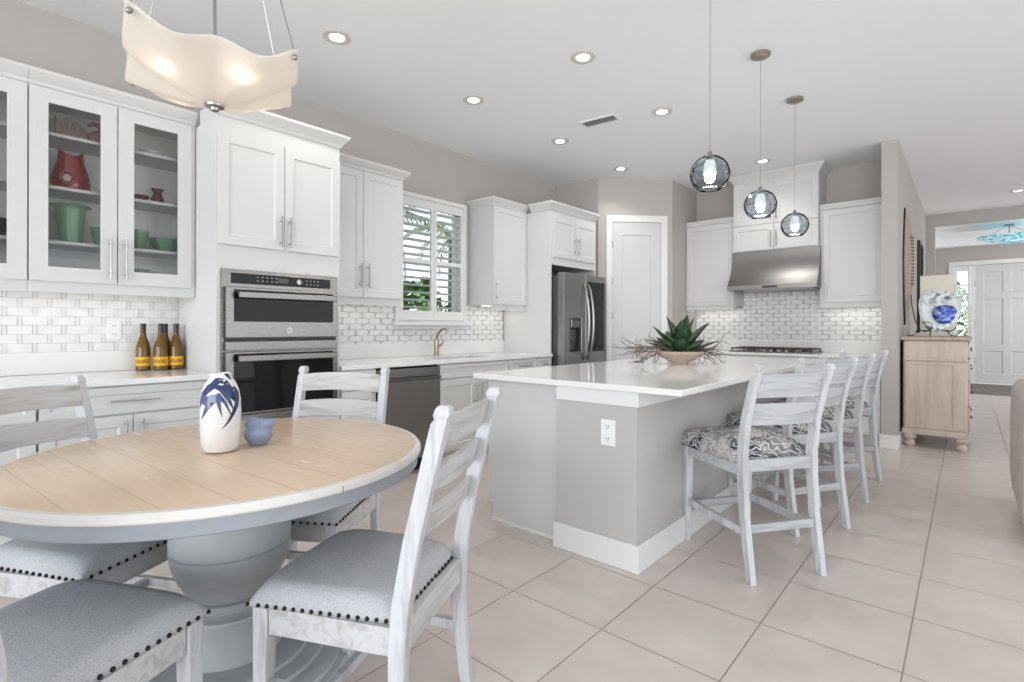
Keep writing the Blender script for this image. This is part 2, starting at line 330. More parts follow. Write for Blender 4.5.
# ------------------------------------------------------------------ mesh helpers
class MB:
    def __init__(s): s.bm = bmesh.new()
    def v(s, *p): return s.bm.verts.new(p)
    def f(s, vs):
        try: return s.bm.faces.new(vs)
        except ValueError: return None
    def hexa(s, a, b):
        """a: 4 bottom points ccw, b: 4 top points ccw"""
        A = [s.v(*p) for p in a]; B = [s.v(*p) for p in b]
        s.f(A[::-1]); s.f(B)
        for i in range(4): s.f([A[i], A[(i + 1) % 4], B[(i + 1) % 4], B[i]])
        return s
    def box(s, x0, x1, y0, y1, z0, z1):
        q = lambda z: [(x0, y0, z), (x1, y0, z), (x1, y1, z), (x0, y1, z)]
        return s.hexa(q(z0), q(z1))
    def ring(s, o, h, y0, y1):
        """plate in xz with a rectangular hole: o, h = (x0,x1,z0,z1)"""
        def q(r, y): return [s.v(r[0], y, r[2]), s.v(r[1], y, r[2]), s.v(r[1], y, r[3]), s.v(r[0], y, r[3])]
        Of, Hf, Ob, Hb = q(o, y0), q(h, y0), q(o, y1), q(h, y1)
        for i in range(4):
            j = (i + 1) % 4
            s.f([Of[i], Of[j], Hf[j], Hf[i]]); s.f([Ob[j], Ob[i], Hb[i], Hb[j]])
            s.f([Ob[i], Ob[j], Of[j], Of[i]]); s.f([Hf[i], Hf[j], Hb[j], Hb[i]])
        return s
    def shaker(s, x0, x1, z0, z1, y0=-0.02, y1=-0.001, fr=0.06, dep=0.008, mid=None):
        """one-piece panelled front; front face at y0; recess panels listed in mid as (z0,z1)"""
        fr = min(fr, (z1 - z0) * 0.28, (x1 - x0) * 0.3)
        zs = mid or [(z0 + fr, z1 - fr)]
        xs = [x0, x0 + fr, x1 - fr, x1]; lv = [z0]
        for a, b in zs: lv += [a, b]
        lv.append(z1)
        G = [[s.v(x, y0, z) for x in xs] for z in lv]
        for j in range(len(lv) - 1):
            for i in range(3):
                q = [G[j][i], G[j][i + 1], G[j + 1][i + 1], G[j + 1][i]]
                if i == 1 and j % 2 == 1:
                    e = 0.006
                    r = [s.v(xs[1] + e, y0 + dep, lv[j] + e), s.v(xs[2] - e, y0 + dep, lv[j] + e), s.v(xs[2] - e, y0 + dep, lv[j + 1] - e), s.v(xs[1] + e, y0 + dep, lv[j + 1] - e)]
                    for t in range(4): s.f([q[t], q[(t + 1) % 4], r[(t + 1) % 4], r[t]])
                    s.f(r)
                else: s.f(q)
        B = [s.v(x0, y1, z0), s.v(x1, y1, z0), s.v(x1, y1, z1), s.v(x0, y1, z1)]
        s.f(B[::-1])
        n = len(lv)
        s.f([B[0], B[1]] + [G[0][i] for i in (3, 2, 1, 0)])
        s.f([B[2], B[3]] + [G[n - 1][i] for i in (0, 1, 2, 3)])
        s.f([B[3], B[0]] + [G[j][0] for j in range(n)])
        s.f([B[1], B[2]] + [G[j][3] for j in range(n - 1, -1, -1)])
        return s
    def openbox(s, x0, x1, y0, y1, z0, z1, t=0.018):
        """box open at y0"""
        O = [s.v(*p) for p in ((x0, y0, z0), (x1, y0, z0), (x1, y0, z1), (x0, y0, z1))]
        Ob = [s.v(*p) for p in ((x0, y1, z0), (x1, y1, z0), (x1, y1, z1), (x0, y1, z1))]
        I = [s.v(*p) for p in ((x0 + t, y0, z0 + t), (x1 - t, y0, z0 + t), (x1 - t, y0, z1 - t), (x0 + t, y0, z1 - t))]
        Ib = [s.v(*p) for p in ((x0 + t, y1 - t, z0 + t), (x1 - t, y1 - t, z0 + t), (x1 - t, y1 - t, z1 - t), (x0 + t, y1 - t, z1 - t))]
        for i in range(4):
            j = (i + 1) % 4
            s.f([O[i], O[j], I[j], I[i]]); s.f([Ob[i], Ob[j], O[j], O[i]]); s.f([I[i], I[j], Ib[j], Ib[i]])
        s.f(Ob[::-1]); s.f(Ib)
        return s
    def prism(s, poly, y0, y1):
        """polygon in xz extruded along y"""
        A = [s.v(x, y0, z) for x, z in poly]; B = [s.v(x, y1, z) for x, z in poly]; n = len(poly)
        s.f(A); s.f(B[::-1])
        for i in range(n): s.f([A[i], B[i], B[(i + 1) % n], A[(i + 1) % n]])
        return s
    def prism_z(s, poly, z0, z1):
        A = [s.v(x, y, z0) for x, y in poly]; B = [s.v(x, y, z1) for x, y in poly]; n = len(poly)
        s.f(A[::-1]); s.f(B)
        for i in range(n): s.f([A[i], A[(i + 1) % n], B[(i + 1) % n], B[i]])
        return s
    def lathe(s, prof, seg=32, c=(0, 0, 0), caps=True, sx=1.0, sy=1.0, fn=None):
        R = []
        for i, (r, z) in enumerate(prof):
            ring = []
            for k in range(seg):
                a = 2 * PI * k / seg; rr = r * (fn(a, i / (len(prof) - 1)) if fn else 1.0)
                ring.append(s.v(c[0] + rr * math.cos(a) * sx, c[1] + rr * math.sin(a) * sy, c[2] + z))
            R.append(ring)
        for a, b in zip(R, R[1:]):
            for k in range(seg): s.f([a[k], a[(k + 1) % seg], b[(k + 1) % seg], b[k]])
        if caps:
            s.f(R[0][::-1]); s.f(R[-1])
        return s
    def tube(s, pts, rad, seg=8):
        pts = [Vector(p) for p in pts]; n = len(pts); rs = rad if isinstance(rad, (list, tuple)) else [rad] * n
        t0 = (pts[1] - pts[0]).normalized(); u = t0.orthogonal().normalized(); R = []
        for i, p in enumerate(pts):
            t = (pts[min(i + 1, n - 1)] - pts[max(i - 1, 0)]).normalized()
            u = (u - t * u.dot(t)).normalized(); w = t.cross(u)
            R.append([s.bm.verts.new(p + (u * math.cos(2 * PI * k / seg) + w * math.sin(2 * PI * k / seg)) * rs[i]) for k in range(seg)])
        for a, b in zip(R, R[1:]):
            for k in range(seg): s.f([a[k], a[(k + 1) % seg], b[(k + 1) % seg], b[k]])
        s.f(R[0][::-1]); s.f(R[-1])
        return s
    def post(s, secs):
        """vertical member: list of (cx,cy,z,wx,wy) rectangular sections"""
        R = [[s.v(cx + a * wx / 2, cy + b * wy / 2, z) for a, b in ((-1, -1), (1, -1), (1, 1), (-1, 1))] for cx, cy, z, wx, wy in secs]
        s.f(R[0][::-1]); s.f(R[-1])
        for a, b in zip(R, R[1:]):
            for k in range(4): s.f([a[k], a[(k + 1) % 4], b[(k + 1) % 4], b[k]])
        return s
    def bar(s, a, b, w, h):
        """rectangular bar from a to b, width w (horizontal), height h"""
        a, b = Vector(a), Vector(b); d = (b - a).normalized(); sd = d.cross(Vector((0, 0, 1)))
        sd = sd.normalized() if sd.length > 1e-6 else Vector((1, 0, 0)); up = sd.cross(d).normalized()
        q = lambda p: [tuple(p + sd * (i * w / 2) + up * (j * h / 2)) for i, j in ((-1, -1), (1, -1), (1, 1), (-1, 1))]
        return s.hexa(q(a), q(b))
    def strip(s, pts, th, normal=None):
        """solid from a list of (front_bottom, front_top) point pairs, thickened along given y offset th"""
        A = [(s.v(*p), s.v(*q)) for p, q in pts]; B = [(s.v(p[0], p[1] + th, p[2]), s.v(q[0], q[1] + th, q[2])) for p, q in pts]
        for i in range(len(pts) - 1):
            s.f([A[i][0], A[i + 1][0], A[i + 1][1], A[i][1]]); s.f([B[i + 1][0], B[i][0], B[i][1], B[i + 1][1]])
            s.f([A[i][1], A[i + 1][1], B[i + 1][1], B[i][1]]); s.f([A[i + 1][0], A[i][0], B[i][0], B[i + 1][0]])
        s.f([A[0][0], A[0][1], B[0][1], B[0][0]]); s.f([A[-1][1], A[-1][0], B[-1][0], B[-1][1]])
        return s
    def grid(s, fn, nu, nv, th=None):
        """surface fn(u,v), optionally thickened by th along z"""
        G = [[s.v(*fn(i / nu, j / nv)) for j in range(nv + 1)] for i in range(nu + 1)]
        for i in range(nu):
            for j in range(nv): s.f([G[i][j], G[i + 1][j], G[i + 1][j + 1], G[i][j + 1]])
        if th:
            H = [[s.v(p.co.x, p.co.y, p.co.z + th) for p in r] for r in G]
            for i in range(nu):
                for j in range(nv): s.f([H[i][j], H[i][j + 1], H[i + 1][j + 1], H[i + 1][j]])
            for i in range(nu):
                s.f([G[i + 1][0], G[i][0], H[i][0], H[i + 1][0]]); s.f([G[i][nv], G[i + 1][nv], H[i + 1][nv], H[i][nv]])
            for j in range(nv):
                s.f([G[0][j], G[0][j + 1], H[0][j + 1], H[0][j]]); s.f([G[nu][j + 1], G[nu][j], H[nu][j], H[nu][j + 1]])
        return s
    def ball(s, c, r, seg=12, rings=8, sq=(1, 1, 1)):
        m = Matrix.Translation(c) @ Matrix.Diagonal((r * sq[0], r * sq[1], r * sq[2], 1))
        bmesh.ops.create_uvsphere(s.bm, u_segments=seg, v_segments=rings, radius=1, matrix=m)
        return s
    def mesh(s, name, m, smooth=False, fixn=True):
        if fixn: bmesh.ops.recalc_face_normals(s.bm, faces=s.bm.faces)
        me = bpy.data.meshes.new(name); s.bm.to_mesh(me); s.bm.free(); me.materials.append(m)
        if smooth:
            for p in me.polygons: p.use_smooth = True
        return me

def obj(name, mb, m, parent=None, smooth=False, bev=0.0, loc=None, rot=0.0, seg=2, auto=False):
    o = bpy.data.objects.new(name, mb.mesh(name, m, smooth or auto)); COL.objects.link(o)
    if parent: o.parent = parent
    if loc: o.location = loc
    o.rotation_euler = (0, 0, rot)
    if bev:
        b = o.modifiers.new('soft_edges', 'BEVEL'); b.width = bev; b.segments = seg; b.limit_method = 'ANGLE'; b.angle_limit = math.radians(35)
    if auto:
        for p in o.data.polygons: p.use_smooth = True
        try: o.data.set_sharp_from_angle(angle=math.radians(32))
        except Exception: pass
    return o
def tag(o, label, cat, group=None, kind=None):
    if label: o['label'] = label
    if cat: o['category'] = cat
    if group: o['group'] = group
    if kind: o['kind'] = kind
    return o
def thing(name, label, cat, loc=(0, 0, 0), rot=0.0, group=None):
    o = bpy.data.objects.new(name, None); COL.objects.link(o); o.location = loc; o.rotation_euler = (0, 0, rot); o.empty_display_size = 0.1
    return tag(o, label, cat, group)
def solo(name, mb, m, label, cat, loc=(0, 0, 0), rot=0.0, group=None, **k):
    return tag(obj(name, mb, m, None, loc=loc, rot=rot, **k), label, cat, group)
def struct(name, mb, m, loc=(0, 0, 0), rot=0.0, parent=None, **k):
    o = obj(name, mb, m, parent, loc=loc, rot=rot, **k)
    if not parent: o['kind'] = 'structure'
    return o
KIDS = {}
def copy_tree(o, parent=None):
    c = o.copy(); COL.objects.link(c)
    if parent: c.parent = parent
    for ch in [x for x in bpy.data.objects if x.parent == o]: copy_tree(ch, c)
    return c
LEFT = PI / 2          # things on the left wall: local x runs along world +Y, local -y faces the room
ZC = 3.085             # ceiling height
XW = -4.14             # left wall

# ------------------------------------------------------------------ the setting
struct('floor', MB().box(-4.35, 5.0, -3.3, 15.7, -0.12, 0.0), M['floor'])
struct('ceiling', MB().box(-4.35, 5.0, -3.3, 15.7, ZC, ZC + 0.15), M['ceil'])
struct('wall_left', MB().ring((-3.3, 5.66, 0, ZC), (3.085, 3.93, 1.27, 2.49), 0.0, 0.16), M['wall'], loc=(XW, 0, 0), rot=LEFT)
p1, p2 = (-3.50, 5.66), (-2.826, 6.334)
struct('wall_pantry', MB().prism_z([(-4.30, 5.66), p1, p2, (-2.826, 7.27), (-4.30, 7.27)], 0, ZC), M['wall'])
struct('wall_range', MB().box(-2.826, -0.66, 7.12, 7.27, 0, ZC), M['wall'])
struct('wall_hall', MB().box(-0.66, -0.53, 6.43, 11.1, 0, ZC), M['wall'])
struct('wall_entry', MB().prism([(-0.66, 0), (-0.41, 0), (-0.41, 2.90), (1.9, 2.90), (1.9, 0), (5.0, 0), (5.0, ZC), (-0.66, ZC)], 11.1, 11.25), M['wall'])
struct('wall_foyer', MB().prism([(-1.0, 0), (-0.235, 0), (-0.235, 2.62), (1.16, 2.62), (1.16, 0), (4.2, 0), (4.2, ZC), (-1.0, ZC)], 15.5, 15.65), M['wall'])
struct('wall_foyer_side', MB().box(-1.0, -0.85, 11.25, 15.5, 0, ZC), M['wall'])
struct('wall_living', MB().ring((-11.1, -1.0, 0, ZC), (-8.2, -1.6, 0.1, 2.75), 0.0, 0.15), M['wall'], loc=(5.0, 0, 0), rot=-LEFT)
struct('trim_foyer_beam', MB().box(-0.85, 4.2, 14.3, 14.5, 2.93, ZC), M['ceil'])
struct('trim_foyer_edge', MB().box(-0.85, -0.55, 11.25, 14.3, 2.93, ZC), M['ceil'])
def base(name, mb): return struct(name, mb, M['trim'], bev=0.004)
BH = 0.137
base('baseboard_column', MB().box(-0.675, -0.515, 6.415, 6.43, 0, BH))
base('baseboard_hall', MB().box(-0.53, -0.515, 6.43, 11.1, 0, BH))
base('baseboard_pantry', MB().hexa([(p1[0], p1[1] - 0.0, 0), (p1[0] + 0.07, p1[1] + 0.07, 0), (p1[0] + 0.08, p1[1] + 0.058, 0), (p1[0] + 0.011, p1[1] - 0.011, 0)],
     [(p1[0], p1[1] - 0.0, BH), (p1[0] + 0.07, p1[1] + 0.07, BH), (p1[0] + 0.08, p1[1] + 0.058, BH), (p1[0] + 0.011, p1[1] - 0.011, BH)]))
base('baseboard_entry', MB().box(-0.515, -0.41, 11.085, 11.1, 0, BH))

# backsplashes
struct('trim_backsplash_buffet', MB().box(-0.38, 1.212, -0.006, 0, 1.05, 1.446), M['splash_y'], loc=(XW, 0, 0), rot=LEFT)
struct('trim_backsplash_sink', MB().prism([(2.048, 1.05), (4.585, 1.05), (4.585, 1.446), (3.967, 1.446), (3.967, 1.189), (3.028, 1.189), (3.028, 1.446), (2.048, 1.446)], -0.006, 0), M['splash_s'], loc=(XW, 0, 0), rot=LEFT)
struct('trim_backsplash_range', MB().prism([(-2.82, 1.05), (-0.662, 1.05), (-0.662, 1.46), (-1.27, 1.46), (-1.27, 1.9), (-2.2, 1.9), (-2.2, 1.46), (-2.82, 1.46)], 7.113, 7.12), M['splash_x'])
struct('trim_splash_ledge_buffet', MB().box(-0.38, 1.212, -0.02, 0, 0.9205, 1.05), M['quartzwall'], loc=(XW, 0, 0), rot=LEFT, bev=0.002)
struct('trim_splash_ledge_sink', MB().box(2.048, 4.598, -0.02, 0, 0.9205, 1.05), M['quartzwall'], loc=(XW, 0, 0), rot=LEFT, bev=0.002)
struct('trim_splash_ledge_range', MB().box(-2.82, -0.662, 7.10, 7.12, 0.9205, 1.05), M['quartzwall'], bev=0.002)

# kitchen window: casing, sill, glass and two shutter leaves
win = thing('window_1', None, None, (XW, 0, 0), LEFT); win['kind'] = 'structure'
obj('window_frame', MB().ring((3.09, 3.925, 1.275, 2.485), (3.125, 3.89, 1.32, 2.44), 0.07, 0.13), M['trim'], win)
obj('jamb_liner', MB().ring((3.0865, 3.9285, 1.2715, 2.4885), (3.0895, 3.9255, 1.2745, 2.4855), 0.006, 0.16), M['trim'], win)
obj('window_pane', MB().box(3.127, 3.888, 0.096, 0.102, 1.322, 2.438), M['pane'], win)
obj('meeting_rail', MB().box(3.126, 3.889, 0.08, 0.094, 1.84, 1.88), M['trim'], win)
obj('casing', MB().ring((3.03, 3.965, 1.262, 2.53), (3.088, 3.927, 1.272, 2.487), -0.03, -0.002), M['trim'], win, bev=0.004)
obj('window_sill', MB().box(2.99, 4.02, -0.075, -0.0065, 1.222, 1.26), M['trim'], win, bev=0.006)
obj('apron_board', MB().box(3.0, 4.01, -0.022, -0.0065, 1.19, 1.22), M['trim'], win)
for (a, b) in ((3.090, 3.508), (3.512, 3.925)):
    lf = obj('shutter', MB().ring((a, b, 1.275, 2.485), (a + 0.032, b - 0.036, 1.37, 2.40), -0.024, 0.004), M['trim'], win, bev=0.003)
    obj('shutter_rail', MB().box(a + 0.032, b - 0.036, -0.022, 0.002, 1.845, 1.885), M['trim'], lf)
    zz = [1.405 + 0.0735 * i for i in range(6)] + [1.925 + 0.0735 * i for i in range(7)]
    for z in zz:
        m = MB(); c, s_ = math.cos(-0.18), math.sin(-0.18); hw, th = 0.037, 0.0055
        pr = [(-hw, 0), (0, -th), (hw, 0), (0, th)]
        q = [(-0.010 + u * c - w * s_, z + u * s_ + w * c) for u, w in pr]
        A = [(a + 0.034, y, zq) for y, zq in q]; B = [(b - 0.038, y, zq) for y, zq in q]
        m.hexa(A, B); obj('louver', m, M['trim'], lf)

# pantry door on the diagonal wall
pd = thing('door_1', None, None, (p1[0], p1[1], 0), math.radians(45)); pd['kind'] = 'structure'
obj('casing', MB().prism([(0.10, 0), (0.178, 0), (0.178, 2.535), (0.798, 2.535), (0.798, 0), (0.886, 0), (0.886, 2.62), (0.10, 2.62)], -0.022, -0.001), M['trim'], pd, bev=0.004)
obj('door_leaf', MB().shaker(0.181, 0.795, 0.012, 2.53, -0.014, -0.001, fr=0.125, dep=0.009, mid=[(0.22, 0.88), (1.06, 2.375)]), M['door'], pd, bev=0.002)
for z in (0.35, 1.36, 1.80, 2.25): obj('hinge', MB().box(0.170, 0.184, -0.026, -0.0145, z - 0.045, z + 0.045), M['nickel'], pd)
obj('door_knob', MB().tube([(0.74, -0.015, 1.0), (0.74, -0.05, 1.0), (0.74, -0.055, 1.0), (0.74, -0.08, 1.0)], [0.012, 0.012, 0.028, 0.022], 14), M['nickel'], pd, smooth=True)

# entry door with sidelight
fd = thing('door_2', None, None, (0, 15.5, 0)); fd['kind'] = 'structure'
obj('casing', MB().prism([(-0.33, 0), (-0.238, 0), (-0.238, 2.62), (1.165, 2.62), (1.165, 0), (1.25, 0), (1.25, 2.71), (-0.33, 2.71)], -0.025, -0.001), M['trim'], fd)
obj('mullion', MB().box(0.045, 0.115, 0.0, 0.10, 0.0, 2.615), M['trim'], fd)
fm = MB()
xs_ = [0.118, 0.26, 0.575, 0.70, 1.015, 1.155]; zs_ = [0.012, 0.22, 0.72, 0.86, 1.86, 2.0, 2.46, 2.615]
G_ = [[fm.v(x, 0.02, z) for x in xs_] for z in zs_]
for j in range(7):
    for i in range(5):
        q = [G_[j][i], G_[j][i + 1], G_[j + 1][i + 1], G_[j + 1][i]]
        if i % 2 == 1 and j % 2 == 1:
            c_ = sum((v.co for v in q), Vector()) / 4; r_ = [fm.v(v.co.x + (0.014 if v.co.x < c_.x else -0.014), 0.034, v.co.z + (0.014 if v.co.z < c_.z else -0.014)) for v in q]
            for t_ in range(4): fm.f([q[t_], q[(t_ + 1) % 4], r_[(t_ + 1) % 4], r_[t_]])
            fm.f(r_)
        else: fm.f(q)
B_ = [fm.v(0.118, 0.065, 0.012), fm.v(1.155, 0.065, 0.012), fm.v(1.155, 0.065, 2.615), fm.v(0.118, 0.065, 2.615)]
fm.f(B_[::-1]); fm.f([B_[0], B_[1]] + [G_[0][i] for i in range(5, -1, -1)]); fm.f([B_[2], B_[3]] + [G_[7][i] for i in range(6)])
fm.f([B_[3], B_[0]] + [G_[j][0] for j in range(8)]); fm.f([B_[1], B_[2]] + [G_[j][5] for j in range(7, -1, -1)])
obj('door_leaf', fm, M['door'], fd)
for z in (0.5, 1.35, 2.2): obj('hinge', MB().box(0.11, 0.122, 0.0, 0.018, z - 0.06, z + 0.06), M['nickel'], fd)
w2 = thing('window_2', None, None, (0, 15.5, 0)); w2['kind'] = 'structure'
obj('window_frame', MB().ring((-0.23, 0.04, 0.0, 2.615), (-0.185, -0.005, 0.9, 2.50), 0.01, 0.08), M['trim'], w2)
obj('window_pane', MB().box(-0.187, -0.003, 0.04, 0.046, 0.895, 2.505), M['pane'], w2)
for z in (1.22, 1.54, 1.86, 2.18): obj('muntin', MB().box(-0.188, -0.002, 0.02, 0.036, z - 0.012, z + 0.012), M['trim'], w2)

# ------------------------------------------------------------------ cabinet kit (local frame: x right, front faces -y, z up)
def pull(parent, p, length, vertical=True, r=0.0055, m=None, name='handle'):
    x, y, z = p; m_ = MB(); h = length / 2; out = 0.032
    ax = Vector((0, 0, 1)) if vertical else Vector((1, 0, 0)); c = Vector((x, y - out, z))
    m_.tube([c - ax * h, c + ax * h], r, 10)
    for sgn in (-1, 1):
        q = c + ax * (h * 0.72 * sgn); m_.tube([q, (q.x, y + 0.0005, q.z)], r * 0.8, 8)
    return obj(name, m_, m or M['nickel'], parent, auto=True)
def crown(parent, x0, x1, y1, z0, z1, ol=0.0, orr=0.0, of=0.055, y0=0.0):
    m = MB()
    zt = z1 - 0.018
    A = lambda e, z, yb=y1: [(x0 - e * (ol > 0), y0 - e, z), (x1 + e * (orr > 0), y0 - e, z), (x1 + e * (orr > 0), yb, z), (x0 - e * (ol > 0), yb, z)]
    secs = [A(0.0, z0), A(0.008, z0 + 0.006), A(0.014, z0 + 0.022), A(of * 0.55, z0 + (zt - z0) * 0.6), A(of, zt), A(of, z1)]
    R = [[m.v(*p) for p in s] for s in secs]
    m.f(R[0][::-1]); m.f(R[-1])
    for a, b in zip(R, R[1:]):
        for k in range(4): m.f([a[k], a[(k + 1) % 4], b[(k + 1) % 4], b[k]])
    return obj('crown', m, M['cab'], parent)
def fronts(t, items):
    for it in items:
        kind, x0, x1, z0, z1 = it[:5]; h = it[5] if len(it) > 5 else None
        if kind == 'glass':
            d = obj('door', MB().ring((x0, x1, z0, z1), (x0 + 0.078, x1 - 0.078, z0 + 0.08, z1 - 0.075), -0.022, -0.002), M['cab'], t, bev=0.002)
            obj('glass_pane', MB().box(x0 + 0.077, x1 - 0.077, -0.012, -0.008, z0 + 0.079, z1 - 0.074), M['pane'], d)
            y = -0.022
        else:
            d = obj('drawer' if kind == 'drawer' else 'door', MB().shaker(x0, x1, z0, z1), M['cab'], t, bev=0.0015)
            y = -0.02
        if h: pull(d, (h[1], y, h[2]), h[3], h[0] == 'v')
LABEL_BASE = 'white shaker base cabinet '
def wallcab(label, loc, rot, w, d, z0, z1, items, glass=False, ol=0, orr=0, shelves=(), rail=True, name='wall_cabinet', ztop=2.585, of=0.055, rl=True):
    t = thing(name, label, 'cabinet', loc, rot)
    if glass:
        obj('carcass', MB().openbox(0, w, 0, d, z0, z1), M['cabin'], t)
        for z in shelves: obj('shelf', MB().box(0.019, w - 0.019, 0.045, d - 0.02, z - 0.018, z), M['cab'], t)
    else: obj('carcass', MB().box(0, w, 0, d, z0, z1), M['cab'], t, bev=0.001)
    fronts(t, items)
    if rail:
        obj('light_rail', MB().box(0.0, w, 0.0, 0.02, z0 - 0.055, z0 - 0.0005), M['cab'], t)
    crown(t, 0, w, d, z1 + 0.0005, ztop, ol, orr, of)
    return t
def led(label, loc, rot, w, power):
    t = thing('under_cabinet_light', label, 'light', loc, rot)
    obj('light_bar', MB().box(0.0, w, -0.012, 0.012, -0.012, 0.0), M['ledbar'], t)
    d = bpy.data.lights.new('led', 'AREA'); d.shape = 'RECTANGLE'; d.size = w; d.size_y = 0.03; d.energy = power; d.color = (1.0, 0.95, 0.88)
    o = bpy.data.objects.new('led_glow', d); COL.objects.link(o); o.parent = t; o.location = (w / 2, 0, -0.02)
    return t

UF, BF = -3.80, -3.45
SH = (2.285, 1.99, 1.685)
wallcab('white glass-front wall cabinet cut off by the left edge of the picture', (UF, -0.385, 0), LEFT, 0.790, 0.335, 1.447, 2.505,
        [('glass', 0.005, 0.392, 1.452, 2.50, ('v', 0.36, 1.60, 0.24)), ('glass', 0.398, 0.788, 1.452, 2.50, ('v', 0.43, 1.60, 0.24))], True, 1, 0, SH)
wallcab('white two-door glass-front wall cabinet holding red and green glassware', (UF, 0.4065, 0), LEFT, 0.804, 0.335, 1.447, 2.505,
        [('glass', 0.004, 0.388, 1.452, 2.50, ('v', 0.352, 1.60, 0.24)), ('glass', 0.393, 0.780, 1.452, 2.50, ('v', 0.428, 1.60, 0.24))], True, 0, 0, SH)
wallcab('white two-door shaker wall cabinet between the oven tower and the window', (UF, 2.050, 0), LEFT, 0.818, 0.335, 1.447, 2.505,
        [('door', 0.004, 0.406, 1.452, 2.50, ('v', 0.372, 1.63, 0.20)), ('door', 0.411, 0.813, 1.452, 2.50, ('v', 0.447, 1.63, 0.20))], orr=1)
wallcab('white single-door shaker wall cabinet between the window and the refrigerator', (UF, 4.042, 0), LEFT, 0.553, 0.335, 1.447, 2.505,
        [('door', 0.004, 0.549, 1.452, 2.50, ('v', 0.04, 1.60, 0.20))], ol=1)
led('slim light bar under the glass-front cabinets', (-3.99, -0.3, 1.4465), LEFT, 1.44, 0.40)
led('slim light bar under the cabinet left of the window', (-3.99, 2.10, 1.4465), LEFT, 0.72, 0.35)
led('slim light bar under the cabinet right of the window', (-3.99, 4.08, 1.4465), LEFT, 0.46, 0.35)

# oven tower
t = thing('oven_tower', 'tall white cabinet tower built around the double oven', 'cabinet', (BF, 1.215, 0), LEFT)
obj('carcass', MB().ring((0, 0.83, 0.1, 2.50), (0.028, 0.802, 0.60, 1.559), 0, 0.684), M['cab'], t, bev=0.001)
obj('toe_kick', MB().box(0.0, 0.83, 0.07, 0.684, 0.001, 0.0995), M['cab'], t)
fronts(t, [('door', 0.008, 0.413, 1.712, 2.40, ('v', 0.385, 1.83, 0.20)), ('door', 0.417, 0.822, 1.712, 2.40, ('v', 0.445, 1.83, 0.20)),
           ('drawer', 0.008, 0.822, 0.115, 0.56, ('h', 0.415, 0.46, 0.24))])
crown(t, 0, 0.83, 0.27, 2.5005, 2.588, 0, 1)

t = thing('wall_oven', 'stainless double wall oven with black glass doors', 'oven', (BF, 1.253, 0), LEFT)
W_ = 0.755
obj('oven_body', MB().box(0.0, W_, -0.012, 0.60, 0.604, 1.555), M['steel'], t, bev=0.002)
obj('flange', MB().ring((-0.012, W_ + 0.012, 0.596, 1.564), (0.001, W_ - 0.001, 0.605, 1.554), -0.0125, -0.0008), M['steel'], t)
obj('control_panel', MB().box(0.045, W_ - 0.045, -0.0165, -0.0125, 1.475, 1.540), M['bglass'], t)
kn = MB(); kn.lathe([(0.017, 0), (0.020, 0.001), (0.020, 0.008), (0.016, 0.009), (0.016, 0.002)], 24)
o = obj('control_knob', kn, M['nickel'], t, loc=(0.478, -0.0168, 1.508)); o.rotation_euler = (PI / 2, 0, 0)
obj('display', MB().box(0.335, 0.405, -0.0175, -0.0166, 1.495, 1.525), mat('oven_display', (0.07, 0.035, 0.03), 0.15), t)
bt = MB()
for i, (x, z) in enumerate([(0.20 + 0.03 * a, 1.495 + 0.024 * b) for a in range(5) for b in range(2)] + [(0.53 + 0.027 * a, 1.493 + 0.024 * b) for a in range(4) for b in range(2)]):
    bt.box(x, x + 0.010, -0.0175, -0.0166, z, z + 0.006)
obj('touch_keys', bt, mat('pale_key_print', (0.35, 0.35, 0.35), 0.5), t)
def oven_door(z0, z1, g0, g1, hz):
    d = obj('oven_door', MB().box(0.002, W_ - 0.002, -0.045, -0.0175, z0, z1), M['steel'], t, bev=0.004)
    obj('door_glass', MB().box(0.05, W_ - 0.04, -0.0475, -0.0452, g0, g1), M['bglass'], d)
    h = MB(); h.box(0.058, W_ - 0.045, -0.100, -0.083, hz - 0.020, hz + 0.020); 
    for x in (0.085, W_ - 0.07): h.box(x - 0.012, x + 0.012, -0.084, -0.044, hz - 0.010, hz + 0.010)
    obj('handle', h, M['steel'], d, bev=0.005)
    return d
d = oven_door(1.135, 1.452, 1.236, 1.436, 1.402)
em = MB(); em.lathe([(0.0, 0.0), (0.021, 0.0), (0.021, 0.002), (0.0, 0.002)], 24, caps=False)
o = obj('emblem', em, M['nickel'], d, loc=(0.398, -0.0453, 1.182)); o.rotation_euler = (PI / 2, 0, 0)
oven_door(0.655, 1.048, 0.668, 1.036, 1.008)
obj('trim_strip', MB().box(0.002, W_ - 0.002, -0.040, -0.0175, 1.056, 1.112), M['steel'], t, bev=0.003)
obj('vent_gap', MB().box(0.004, W_ - 0.004, -0.020, -0.0125, 1.113, 1.133), M['black'], t)
obj('bottom_trim', MB().box(0.002, W_ - 0.002, -0.030, -0.0175, 0.606, 0.650), M['steel'], t, bev=0.003)

def text_part(name, body, size, m, parent, loc, rot, ext=0.0006):
    cu = bpy.data.curves.new(name, 'FONT'); cu.body = body; cu.size = size; cu.extrude = ext; cu.align_x = 'CENTER'; cu.align_y = 'CENTER'
    tmp = bpy.data.objects.new('tmp', cu); COL.objects.link(tmp); dg = bpy.context.evaluated_depsgraph_get()
    me = bpy.data.meshes.new_from_object(tmp.evaluated_get(dg)); bpy.data.objects.remove(tmp); bpy.data.curves.remove(cu)
    me.materials.clear(); me.materials.append(m)
    o = bpy.data.objects.new(name, me); COL.objects.link(o); o.parent = parent; o.location = loc; o.rotation_euler = rot
    return o
text_part('emblem_lettering', 'GE', 0.019, M['black'], d, (0.398, -0.0478, 1.182), (PI / 2, 0, 0))

